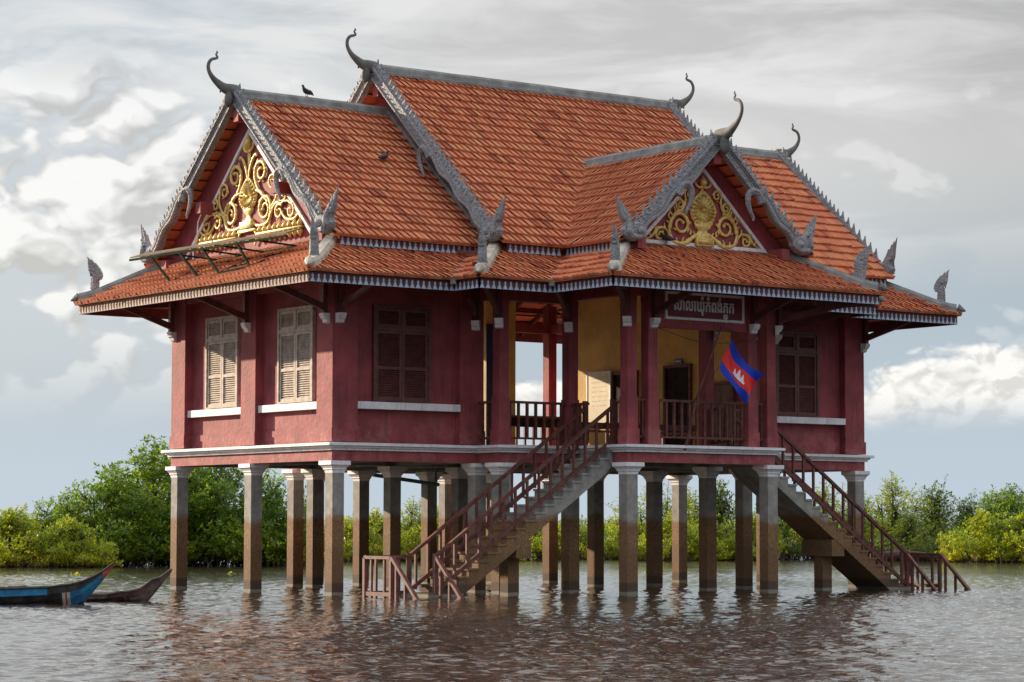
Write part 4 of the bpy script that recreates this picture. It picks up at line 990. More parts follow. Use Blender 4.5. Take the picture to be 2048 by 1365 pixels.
def put(vs, fs, ox, oz, kx, kz):
    for n_, (jx, jz) in enumerate(((0, 0), (.034, .0), (-.034, .0), (0, .022), (0, -.022), (.02, .016), (-.02, -.016))): lt.add([(7.60 + (v[0] * kx + ox + jx) * sx, -3.304 - v[2] * .6 - .008 - n_ * .0007, 6.845 + (v[1] * kz + oz + jz) * sz) for v in vs], fs)
put(main, f1, 0, 0, 1, 1); put(ka, f2, mxx + .10, 0, 1, 1)
bw = max(v[0] for v in bh); lw = max(v[0] for v in la)
put(la, f3, mxx - bw * .92, -.36, bw / lw * .85, .42)
# the vowel sign hung below the subscript
ymn = min(v[1] for v in bh); keep = [i for i, v in enumerate(uu_) if v[1] < ymn - .03]; ks = set(keep); rm = {i: n_ for n_, i in enumerate(keep)}
put([uu_[i] for i in keep], [tuple(rm[i] for i in f) for f in f4 if all(i in ks for i in f)], mxx - bw, -.36, 1, 1)
lt.build('sign_lettering', trim_m, so, recalc=False)

# pipe under the floor
pp = MB(); pp.tube([(4.4, 5.0, 2.95), (6.45, 5.0, 2.72)], .05, 8); pp.tube([(6.35, 5.0, 2.72), (6.35, 5.0, 3.3)], .035, 8); pp.build('drain_pipe', pipe_m, house)

# ------------------------------------------------------------------ things on and about the house
fp = empty('flagpole', (7.9, -3.5, 3.7), 'thin leaning dark wooden flagpole lashed to the porch railing', 'flagpole')
m = MB(); m.tube([(7.85, -3.42, 3.45), (8.1, -3.55, 4.65), (8.35, -3.75, 5.6), (8.60, -3.92, 6.44)], [.035, .033, .028, .02], 7); m.build('pole', rail_m, fp)
m = MB(); m.tube([(8.33, -3.95, 6.50), (8.44, -3.86, 6.18)], .018, 6); m.build('brace_stick', rail_m, fp)
m = MB(); m.tube([(8.60, -3.92, 6.43), (8.9, -3.92, 6.36), (9.13, -3.92, 6.30), (9.0, -3.9, 6.17)], .008, 5); m.build('rope', rope_m, fp); m = MB(); m.tube([(8.53, -3.9, 5.46), (8.25, -3.7, 5.0), (8.08, -3.52, 4.6)], .008, 5); m.tube([(8.0, -3.5, 4.6), (8.12, -3.5, 4.66), (8.1, -3.6, 4.7)], .03, 6); m.build('rope', rope_m, fp)
# flag: hoist edge from (9.0,6.17) to (8.53,5.46); fly edge from (9.9,5.35) to (9.43,4.58)
cT, cR, cB, cL = Vector((8.995, -3.9, 6.168)), Vector((9.76, -3.95, 5.34)), Vector((9.434, -3.9, 4.58)), Vector((8.53, -3.9, 5.458))
def flagpt(u, v):      # u hoist->fly, v top->bottom
    p_ = (cT.lerp(cR, u)).lerp(cL.lerp(cB, u), v)
    p_ = p_ + Vector((.0, 1, 0)) * (.09 * math.sin(u * 5.2 + v * 2.2) * (.3 + u) + .03 * math.sin(u * 11 - v * 6) + .05 * math.sin(v * 5))
    top = 1 - v; sag = math.sin(math.pi * u)
    p_ = p_ + Vector((-.05 * sag * top, 0, -.10 * sag * top)) + Vector((-.055 * sag * v, 0, -.085 * sag * v))
    if u > .85 and v < .12: p_ += Vector((.06, 0, -.03)) * (u - .85) / .15 * (1 - v / .12)
    return p_
fg = MB(); NU, NV = 48, 32
vs = [tuple(flagpt(i / NU, j / NV)) for j in range(NV + 1) for i in range(NU + 1)]
fb = []; frd = []
for j in range(NV):
    for i in range(NU):
        f = (j * (NU + 1) + i, j * (NU + 1) + i + 1, (j + 1) * (NU + 1) + i + 1, (j + 1) * (NU + 1) + i); (frd if NV * .25 <= j < NV * .75 else fb).append(f)
fg.add(vs, [], bluef_m); fg.f += fb; fg.mi += [fg._m(bluef_m)] * len(fb); fg.f += frd; fg.mi += [fg._m(redf_m)] * len(frd)
fo_ = fg.build('flag', smooth=True, recalc=False)
tag(fo_, 'blue and red striped flag with white temple emblem hanging by the porch', 'flag')
em = MB()   # three-towered temple emblem, local (u, v)
def emb(poly):
    a = []; 
    for (u, v) in poly: a.append(tuple(flagpt(u, v) + Vector((0, -.022, 0))))
    em.add(a, [tuple(range(len(a)))])
def tower(u0, v0, w, h):   # stands on v0, rises towards smaller v
    n_ = 5
    for i in range(n_):
        k = 1 - i / n_ * .85; emb([(u0 - w * k, v0 - h * i / n_), (u0 + w * k, v0 - h * i / n_), (u0 + w * k * .9, v0 - h * (i + .9) / n_), (u0 - w * k * .9, v0 - h * (i + .9) / n_)])
for i in range(10):
    a = .34 + i * .032;  emb([(a, .66), (a + .030, .66), (a + .030, .59), (a, .59)]); 
    if 1 <= i <= 8: emb([(a, .588), (a + .030, .588), (a + .030, .55), (a, .55)])
tower(.50, .55, .045, .22); tower(.41, .55, .034, .15); tower(.59, .55, .034, .15)
child(em.build('emblem', whitef_m, None, recalc=False), fo_)
# wire strung across the porch opening
m = MB(); m.tube([(7.1, -3.35, 6.38), (8.0, -3.4, 6.14), (8.7, -3.4, 6.07), (9.4, -3.35, 6.12), (10.05, -3.33, 6.2)], .008, 5)
tag(m.build('wire', rope_m), 'thin dark wire slung across the porch opening under the sign', 'wire')

wb = empty('whiteboard', (12.6, 6.0, 4.47), 'sunlit cream whiteboard standing against the ochre wall', 'whiteboard')
m = MB(); m.box((12.60, 5.55, 4.50), (12.63, 6.56, 5.94)); m.build('board', board_m, wb)
m = MB()
for a, b_ in (((5.50, 4.46), (5.56, 5.98)), ((6.55, 4.46), (6.60, 5.98)), ((5.56, 4.46), (6.55, 4.51)), ((5.56, 5.93), (6.75, 5.98))): m.box((12.585, a[0], a[1]), (12.645, b_[0], b_[1]))
m.build('frame', trim_m, wb)
rnd = random.Random(3); m = MB()
for L_ in range(7):
    y = 6.35
    zz = 5.80 - L_ * .13
    while y > 5.75:
        l_ = rnd.uniform(.03, .09); m.bar((12.597, y, zz + rnd.uniform(-.01, .01)), (12.597, y - l_, zz + rnd.uniform(-.015, .02)), .004, .010); y -= l_ + rnd.uniform(.03, .1)
m.build('handwriting', mark_m, wb)
for y in (5.6, 6.5): MB().bar((12.60, y, 4.5), (12.52, y, 3.6), .04, .04).build('leg', rail_m, wb)
tb = empty('table', (11.7, 7.9, 3.58), 'plain brown wooden table by the railing at the back of the hall', 'table')
m = MB(); m.box((10.6, 7.6, 4.70), (12.55, 8.2, 4.76)); m.build('table_top', rail_m, tb)
m = MB(); m.box((10.66, 7.66, 4.46), (12.49, 7.69, 4.70)); m.box((10.66, 8.11, 4.46), (12.49, 8.14, 4.70)); m.build('apron', dark_m, tb)
for x, y in ((10.68, 7.68), (12.4, 7.68), (10.68, 8.06), (12.4, 8.06)):
    m = MB(); m.box((x, y, 3.58), (x + .07, y + .07, 4.70)); m.build('leg', rail_m, tb)
bn = empty('bench', (8.2, 1.0, 3.58), 'low plank bench behind the porch railing', 'bench')
m = MB(); m.box((7.3, .5, 4.02), (12.3, .85, 4.07)); m.build('seat', rail_m, bn)
m = MB(); m.box((7.3, .88, 4.12), (12.3, .91, 4.28)); m.build('backrest', beam_m, bn)
for x in (7.4, 8.8, 10.4, 12.1):
    m = MB(); m.box((x, .52, 3.58), (x + .07, .58, 4.02)); m.box((x, .84, 3.58), (x + .07, .90, 4.3)); m.build('leg', rail_m, bn)

# panel rack on the gable-side eaves
rk = empty('panel_rack', (-1.2, 4.4, 7.8), 'long thin panel on a dark green steel frame over the gable-side eaves', 'panel rack')
A0, A1 = Vector((-1.55, 7.22, 8.42)), Vector((-1.15, .22, 8.44))
m = MB()
for sgm in ((0, .66), (.664, 1.0)):
    p0, p1 = A0.lerp(A1, sgm[0]), A0.lerp(A1, sgm[1]); off = Vector((.40, .03, .13))
    m.add([p0, p1, p1 + off, p0 + off] + [v + Vector((0, 0, -.03)) for v in (p0, p1, p1 + off, p0 + off)], [(0, 1, 2, 3), (7, 6, 5, 4), (0, 4, 5, 1), (1, 5, 6, 2), (2, 6, 7, 3), (3, 7, 4, 0)])
m.build('panel', panel_m, rk)
Z5 = Vector((0, 0, -.05)); foot = [Vector((-1.40, 5.35, 7.66)), Vector((-1.35, 4.05, 7.69)), Vector((-1.35, 3.02, 7.70)), Vector((-1.25, 1.72, 7.76))]
tops = [A0.lerp(A1, u) + Z5 for u in (.14, .33, .48, .70)]
backf = [Vector((-.35, 4.9, 8.24)), Vector((-.35, 3.6, 8.24)), Vector((-.35, 2.6, 8.24)), Vector((-.35, 1.0, 8.24))]
for i in range(4):
    m = MB(); m.bar(tops[i], foot[i], .05, .05); m.bar(tops[i] + Vector((.35, 0, .1)), backf[i], .045, .045); m.bar(foot[i], backf[i], .045, .045); m.build('strut', metal_m, rk)
m = MB(); m.bar(foot[0], foot[1], .05, .05); m.bar(foot[2], foot[3], .05, .05); m.bar(backf[0], backf[1], .045, .045); m.bar(backf[2], backf[3], .045, .045)
m.bar(A0 + Z5 * 1.5, A1 + Z5 * 1.5, .05, .05); m.bar(foot[0], backf[1], .03, .03); m.bar(foot[2], backf[3], .03, .03); m.build('frame', metal_m, rk)
# cable looping from the left rake
m = MB(); m.tube([(-.2, 5.9, 9.6), (-.25, 6.05, 9.3), (-.3, 6.0, 8.9), (-.3, 6.2, 8.6), (-.35, 6.1, 8.35)], .018, 6)
tag(m.build('cable', trim_m), 'loose pale cable looping down the left edge of the sunlit pediment', 'cable')

# pigeons
def pigeon(loc, yaw, label, perched=True):
    e = empty('pigeon', loc, label, 'pigeon', 'pigeons resting on the roofs')
    c, s = math.cos(yaw), math.sin(yaw); F = lambda a, b, z: (loc[0] + a * c - b * s, loc[1] + a * s + b * c, loc[2] + z)
    m = MB(); pts = [(-.26, .07, .012), (-.17, .095, .028), (-.10, .115, .055), (0, .135, .072), (.07, .16, .062), (.105, .20, .042), (.12, .235, .032), (.135, .262, .034), (.155, .268, .026), (.172, .262, .010)]
    m.tube([F(a, 0, z) for a, z, r in pts], [r for a, z, r in pts], 10); m.tube([F(.17, 0, .262), F(.20, 0, .25)], [.008, .003], 5); m.build('body', pigeon_m, e, smooth=True)
    w = MB()
    for sg_ in (-1, 1): w.tube([F(.06, sg_ * .052, .15), F(-.05, sg_ * .068, .13), F(-.15, sg_ * .045, .10), F(-.22, sg_ * .02, .085)], [.02, .045, .03, .006], 7)
    w.build('wing', pigeon_m, e, smooth=True)
    l = MB()
    for sg_ in (-1, 1): l.tube([F(-.01, sg_ * .028, .08), F(.0, sg_ * .03, .0)], .007, 5); l.bar(F(-.02, sg_ * .03, .004), F(.04, sg_ * .03, .004), .012, .006)
    l.build('leg', bark_m, e)
pigeon((1.62, YC, 12.40), R(195), 'pigeon standing on the left ridge against the sky')
pigeon((2.66, 1.9, 10.62), R(20), 'pigeon perched halfway up the left tiled slope')
pigeon((7.28, -3.44, 8.42), R(120), 'pigeon on the ledge under the front pediment')
pigeon((11.63, -3.55, 8.50), R(200), 'pigeon on the hip cap right of the front pediment')

# ------------------------------------------------------------------ boats
def boat(tip, d, length, beam, label, mats, low):
    """tip: bow tip; d: horizontal unit from bow towards stern"""
    e = empty('longboat', (tip[0] + d[0] * 3, tip[1] + d[1] * 3, 0), label, 'boat', 'wooden boats moored left of the house')
    d = Vector((*d, 0)).normalized(); s = Vector((-d.y, d.x, 0)); T = Vector((tip[0], tip[1], 0))
    # stations: (distance from tip, gunwale z, keel z, half beam)
    h = tip[2]
    stn = [(0, h, h - .05, .04), (.10, h - .07, h - .17, .07), (.22, h - .17, h - .34, .12), (.40, h - .28, h - .56, .19), (.62, h - .38, h - .82, .27), (.85, h - .44, -.08, .35), (.91, h - .445, -.085, .36), (.95, h - .45, -.09, .365), (1.01, h - .455, -.09, .37), (1.3, h - .50, -.13, .43), (2.2, h - .53, -.18, beam * .5), (length * .5, h - .55, -.2, beam * .5), (length * .85, h - .53, -.18, beam * .42), (length, h - .30, .05, .12)]
    if low: stn = [(a, z if i < 3 else z + (.06 if i == 3 else -.02), k, b) for i, (a, z, k, b) in enumerate(stn)]
    import itertools
    ring = []
    for a, zg, zk, b in stn:
        zm = zk + (zg - zk) * .45
        ring.append([(a, b, zg), (a, b * .95, zm + (zg - zm) * .45), (a, b * .80, zm), (a, b * .45, zk + (zm - zk) * .25), (a, 0, zk), (a, -b * .45, zk + (zm - zk) * .25), (a, -b * .80, zm), (a, -b * .95, zm + (zg - zm) * .45), (a, -b, zg)])
    P3 = lambda q: tuple(T + d * q[0] + s * q[1] + Vector((0, 0, q[2])))
    k = 9; hull = MB(); vs = [P3(q) for r in ring for q in r]
    def band(j): return {0: 0, 7: 0, 1: 1, 6: 1}.get(j, 2)
    for i in range(len(ring) - 1):
        for j in range(k - 1):
            bow = i < 2; near = i < 6
            mt = mats[0] if i < 2 else (mats[1] if (i < 5 and band(j) > 0) else (mats[1] if band(j) == 0 and i >= 9 else mats[2]))
            if i in (5, 7) and band(j) > 0: mt = mats[4]
            if i == 6 and band(j) > 0: mt = mats[0]
            hull.add([vs[i * k + j], vs[i * k + j + 1], vs[i * k + k + j + 1], vs[i * k + k + j]], [(0, 1, 2, 3)], mt)
    ho = hull.build('hull', None, e, recalc=False); bm = bmesh.new(); bm.from_mesh(ho.data); bmesh.ops.remove_doubles(bm, verts=bm.verts, dist=.001); bmesh.ops.recalc_face_normals(bm, faces=bm.faces); bm.to_mesh(ho.data); bm.free()
    so_ = ho.modifiers.new('th', 'SOLIDIFY'); so_.thickness = .035; so_.offset = -1
    g = MB()
    for sg_ in (0, 8): g.tube([P3((q[sg_][0], q[sg_][1], q[sg_][2] + .01)) for q in ring], .022, 6)
    g.build('gunwale', mats[5], e)
    dk = MB(); vs2 = [P3(ring[i][0]) for i in range(5)] + [P3(ring[i][8]) for i in range(4, -1, -1)]
    dk.add([tuple(Vector(v) - Vector((0, 0, .015))) for v in vs2], [(i, i + 1, 8 - i, 9 - i) for i in range(4)]); dk.build('foredeck', mats[0], e)
    for a in (3.2, 5.0, 7.0):
        if a < length - 1: th_ = MB(); th_.add([P3(q) for q in ((a, -beam * .47, .30), (a + .2, -beam * .47, .30), (a + .2, beam * .47, .30), (a, beam * .47, .30), (a, -beam * .47, .33), (a + .2, -beam * .47, .33), (a + .2, beam * .47, .33), (a, beam * .47, .33))], [(0, 3, 2, 1), (4, 5, 6, 7), (0, 1, 5, 4), (1, 2, 6, 5), (2, 3, 7, 6), (3, 0, 4, 7)]); th_.build('thwart', mats[2], e)
redb = mat('faded_red_paint', (.46, .10, .06), .6, var=.2, vscale=8, dirt=(.12, .04, .03)); blub = mat('teal_blue_paint', (.02, .20, .38), .55, var=.15, vscale=6, dirt=(.05, .09, .11), dirtamt=.6, dscale=4)
blkb = mat('tarred_wood', (.035, .028, .026), .6, var=.3, vscale=6, dirt=(.10, .06, .045), dirtamt=.7, dscale=3); wood = mat('grey_weathered_wood', (.15, .11, .095), .75, var=.25, vscale=7, bump=.004, dirt=(.05, .03, .028), dirtamt=.7, dscale=3)
stripe = mat('cream_stripe_paint', (.50, .45, .38), .6, var=.15); maro = mat('dark_maroon_wood', (.085, .035, .03), .7, var=.3, vscale=6, dirt=(.03, .02, .018), dirtamt=.7, dscale=3)
bdir = (-.80, .60)
boat((-7.35, -3.35, .84), bdir, 9.0, 1.1, 'dark longboat with bright blue bow panel and red bow tip', [redb, blub, blkb, blkb, stripe, blkb], False)
boat((-5.42, -2.25, .68), bdir, 8.0, 1.1, 'unpainted grey and maroon longboat behind the blue-bowed one', [wood, wood, maro, wood, maro, wood], True)

# ------------------------------------------------------------------ water
def water_mat():
    m = bpy.data.materials.new('river_water'); m.use_nodes = True; t = NT(m.node_tree); p = t.n['Principled BSDF']
    t.put(p.inputs['Base Color'], (.046, .034, .025)); p.inputs['Roughness'].default_value = .04; p.inputs['IOR'].default_value = 1.333
    g_ = t.node('ShaderNodeNewGeometry').outputs['Position']
    rot = t.node('ShaderNodeVectorRotate', rotation_type='Z_AXIS'); t.l.new(g_, rot.inputs['Vector']); rot.inputs['Angle'].default_value = R(36)
    x = t.sep(rot.outputs[0])
    a = t.noise(t.comb(t.m('MULTIPLY', x[0], 1.5), t.m('MULTIPLY', x[1], 2.2), 0.0), 1.0, 2, .55, .4)
    b = t.noise(t.comb(t.m('MULTIPLY', x[0], 4.2), t.m('MULTIPLY', x[1], 6.5), 4.0), 1.0, 3, .6, .6)
    c = t.noise(t.comb(t.m('MULTIPLY', x[0], .3), t.m('MULTIPLY', x[1], .25), 2.0), 1.0, 3, .5)
    calm = t.ramp(c, .30, .65, .55, 1.15)
    h = t.m('ADD', t.m('MULTIPLY', a, .02), t.m('MULTIPLY', b, .014))
    bu = t.node('ShaderNodeBump'); bu.inputs['Strength'].default_value = 1.0; bu.inputs['Distance'].default_value = 1.0
    t.l.new(t.m('MULTIPLY', h, calm), bu.inputs['Height']); t.l.new(bu.outputs[0], p.inputs['Normal']); return m
wm = water_mat()
import numpy as np
def water_mesh():
    f2 = Vector((D.x, D.y, 0)).normalized(); r2 = RR
    lat = np.arange(-19, 19.01, .07)
    dep = [19.0]
    while dep[-1] < 150: dep.append(dep[-1] + max(.062, dep[-1] * .0024))
    dep = np.array(dep); LA, DE = np.meshgrid(lat, dep)
    ctr = CAM; X = ctr.x + f2.x * DE + r2.x * LA; Y = ctr.y + f2.y * DE + r2.y * LA
    rg = np.random.RandomState(4); Z = np.zeros_like(X)
    for i in range(90):
        wl = .19 * (.85 / .19) ** rg.rand() ** 1.35; th = rg.normal(R(-70), 1.0); kx, ky = math.cos(th) * 2 * math.pi / wl, math.sin(th) * 2 * math.pi / wl
        slope = .043 * rg.uniform(.5, 1.3) * (1.0 if wl < .9 else .6)
        env = .65 + .35 * np.sin(X * rg.uniform(-.35, .35) + Y * rg.uniform(-.35, .35) + rg.uniform(0, 6))
        Z += slope * wl / (2 * math.pi) * np.sin(kx * X + ky * Y + rg.uniform(0, 6.3) + .8 * np.sin(.9 * X * rg.uniform(-1, 1) + .9 * Y * rg.uniform(-1, 1))) * env
    gust = .70 + .45 * np.sin(X * .21 - Y * .13 + 1.0) * np.sin(Y * .17 + X * .07)
    far = np.clip((DE - 62) / 40, 0, 1)
    edge = np.clip(np.minimum(np.minimum(19 - np.abs(LA), DE - 19), 150 - DE) / 2.5, 0, 1)
    Z *= gust * edge * (1 - .60 * far)
    nr, nc = X.shape; V3 = np.stack([X, Y, Z], -1).reshape(-1, 3)
    idx = np.arange(nr * nc).reshape(nr, nc); q = np.stack([idx[:-1, :-1], idx[:-1, 1:], idx[1:, 1:], idx[1:, :-1]], -1).reshape(-1, 4)
    c = [idx[0, 0], idx[0, -1], idx[-1, -1], idx[-1, 0]]; n0 = len(V3)
    big_ = [ctr + f2 * a + r2 * b for a, b in ((-3500, -4500), (-3500, 4500), (5500, 4500), (5500, -4500))]
    V3 = np.vstack([V3, [[p.x, p.y, 0.0] for p in big_]])
    rings = [list(idx[0, :]), list(idx[:, -1]), list(idx[-1, ::-1]), list(idx[::-1, 0])]
    me = bpy.data.meshes.new('water'); faces = q.tolist()
    for k in range(4): faces.append([int(v) for v in rings[k][::-1]][:] + [n0 + k, n0 + (k + 1) % 4])
    me.from_pydata(V3.tolist(), [], faces); me.polygons.foreach_set('use_smooth', [True] * len(me.polygons)); me.materials.append(wm); me.update()
    o = bpy.data.objects.new('water', me); COL.objects.link(o); return o
tag(water_mesh(), kind='structure')

# ------------------------------------------------------------------ trees
def rosette(rnd, vs, fs, tint, c, n, size, k, yl):
    for _ in range(n):
        th = rnd.uniform(0, 2 * math.pi); ph = rnd.uniform(-.5, 1.1); d = Vector((math.cos(th) * math.cos(ph), math.sin(th) * math.cos(ph), math.sin(ph)))
        s = d.cross(Vector((0, 0, 1))); s.normalize() if s.length > .01 else None
        s = (s + Vector((rnd.uniform(-.4, .4), rnd.uniform(-.4, .4), rnd.uniform(-.4, .4)))).normalized()
        L = size * rnd.uniform(.7, 1.25); w = L * .22; b = len(vs); p0 = c + d * L * .12; p1 = c + d * L * .62; p2 = c + d * L
        vs += [tuple(p0), tuple(p1 + s * w), tuple(p2), tuple(p1 - s * w)]; fs.append((b, b + 1, b + 2, b + 3)); tint.append((max(0, min(1, k + rnd.uniform(-.25, .25))), rnd.random() * .75 + yl * .55, 0, 1))
def tree_mesh(seed, w, h, nl, lsize, droop=.0, ylow=.6):
    """unit-ish crown: half width w, height h"""
    rnd = random.Random(seed); vs = []; fs = []; tint = []; clumps = []
    nb = 10
    for i in range(nb):       # big masses that make the outline uneven
        a = rnd.uniform(0, 2 * math.pi); r = rnd.uniform(0, .72) * w; zz = rnd.uniform(.30, .78) * h * (1 - .35 * (r / w) ** 2)
        clumps.append((Vector((r * math.cos(a), r * math.sin(a), zz)), rnd.uniform(.22, .36) * w, rnd.uniform(.16, .26) * h))
    clumps.append((Vector((rnd.uniform(-.2, .2) * w, 0, h * .80)), .25 * w, .2 * h)); clumps.append((Vector((0, 0, h * .55)), .55 * w, .30 * h)); clumps.append((Vector((0, 0, h * .34)), .72 * w, .26 * h))
    for i in range(8):
        a = i / 8 * 2 * math.pi + rnd.uniform(-.3, .3); clumps.append((Vector((.72 * w * math.cos(a), .72 * w * math.sin(a), rnd.uniform(.18, .34) * h)), .30 * w, .18 * h))
    for i in range(14):
        a = rnd.uniform(0, 2 * math.pi); r = rnd.uniform(.3, .85) * w; clumps.append((Vector((r * math.cos(a), r * math.sin(a), rnd.uniform(.06, .16) * h)), .24 * w, .09 * h))
    twigs = []
    per = nl // len(clumps)
    for c, rx, rz in clumps:
        k0 = rnd.uniform(.15, .85)
        for _ in range(per // 7):
            d = Vector((rnd.gauss(0, 1), rnd.gauss(0, 1), rnd.gauss(0, 1))); d.normalize(); q = rnd.random() ** .38
            jit = 1.0 + (.30 * rnd.random() if rnd.random() < .15 else 0)
            p_ = c + Vector((d.x * rx * q * jit, d.y * rx * q * jit, d.z * rz * q * jit))
            if p_.z < .03 * h: p_.z = .03 * h + rnd.random() * .1 * h
            rosette(rnd, vs, fs, tint, p_, 7, lsize, k0, ylow * max(0, 1 - p_.z / (h * .45)))
            if rnd.random() < .12: twigs.append((c, p_))
    for i in range(26):      # sprigs that break the outline
        c, rx, rz = clumps[rnd.randrange(len(clumps))]; d = Vector((rnd.gauss(0, .7), rnd.gauss(0, .7), abs(rnd.gauss(.6, .5)))).normalized(); L_ = rnd.uniform(.5, .95) * max(rx, rz)
        tip = c + Vector((d.x * rx, d.y * rx, d.z * rz)) + d * L_ * .5; twigs.insert(0, (c, tip))
        for k in range(5): rosette(rnd, vs, fs, tint, c.lerp(tip, .6 + .1 * k), 4, lsize, rnd.random(), 0)
    me = bpy.data.meshes.new('foliage'); me.from_pydata(vs, [], fs)
    ca = me.color_attributes.new('tint', 'FLOAT_COLOR', 'CORNER'); flat = []
    for c in tint: flat += list(c) * 4
    ca.data.foreach_set('color', flat)
    # trunk, limbs and a tangle of stems over the water
    t_ = MB(); rnd2 = random.Random(seed + 9)
    t_.tube([(0, 0, -.5), (.05 * w, 0, .15 * h), (-.03 * w, .04 * w, .35 * h), (0, 0, .6 * h)], [.09, .08, .06, .03], 7)
    for c, rx, rz in clumps:
        b0 = Vector((rnd2.uniform(-.25, .25) * w, rnd2.uniform(-.25, .25) * w, -.3)); mid = b0.lerp(c, .5) + Vector((0, 0, -.1 * h)); t_.tube([b0, mid, c], [.06, .045, .02], 6)
    for c, p_ in twigs[:140]: t_.tube([c, c.lerp(p_, .5) + Vector((0, 0, -.03 * h)), p_ * 1.0], [.022, .015, .006], 4)
    for i in range(150):
        a = rnd2.uniform(0, 2 * math.pi); r = w * rnd2.uniform(.3, .98); p0 = Vector((r * math.cos(a), r * math.sin(a), -.25)); p1 = p0 + Vector((rnd2.uniform(-.5, .5), rnd2.uniform(-.5, .5), rnd2.uniform(.35, .9)))
        t_.tube([p0, p0.lerp(p1, .5) + Vector((rnd2.uniform(-.15, .15), rnd2.uniform(-.15, .15), .05)), p1], [.025, .018, .008], 4)
    return me, t_
def make_proto(seed, w, h, nl, ls, lm, ylow=.6):
    me, tk = tree_mesh(seed, w, h, nl, ls, ylow=ylow); me.materials.append(lm)
    tm_ = bpy.data.meshes.new('trunk'); tm_.from_pydata([tuple(v) for v in tk.v], [], tk.f); tm_.materials.append(bark_m); tm_.update(); me.update()
    return me, tm_, w, h
protos = {'big': make_proto(1, 4.0, 4.6, 42000, .21, leaf1, .5), 'mid': make_proto(2, 3.0, 3.2, 20000, .19, leaf1, .9), 'yel': make_proto(3, 2.6, 2.4, 15000, .165, leaf2, .9), 'tall': make_proto(4, 2.2, 4.4, 15000, .155, leaf2, .5), 'dull': make_proto(5, 2.8, 3.6, 16000, .16, leaf3, .4), 'low': make_proto(6, 3.4, 1.9, 14000, .165, leaf2, .8)}
def ground_pt(px, dist):
    x = (px - 1024) / FPX; d = (Vector((D.x, D.y, 0)).normalized() + RR * x); p_ = Vector((CAM.x, CAM.y, 0)) + d * dist; return p_
def tree(name, kind, px, dist, w, h, rot, label, group, cat):
    me, tk, pw_, ph_ = protos[kind]; p_ = ground_pt(px, dist); e = empty(name, (p_.x, p_.y, 0), label, cat, group)
    for nm, d_ in (('crown', me), ('trunk', tk)):
        o = bpy.data.objects.new(nm, d_); COL.objects.link(o); o.parent = e
    e.scale = (w / pw_, w / pw_, h / ph_); e.rotation_euler = (0, 0, rot)
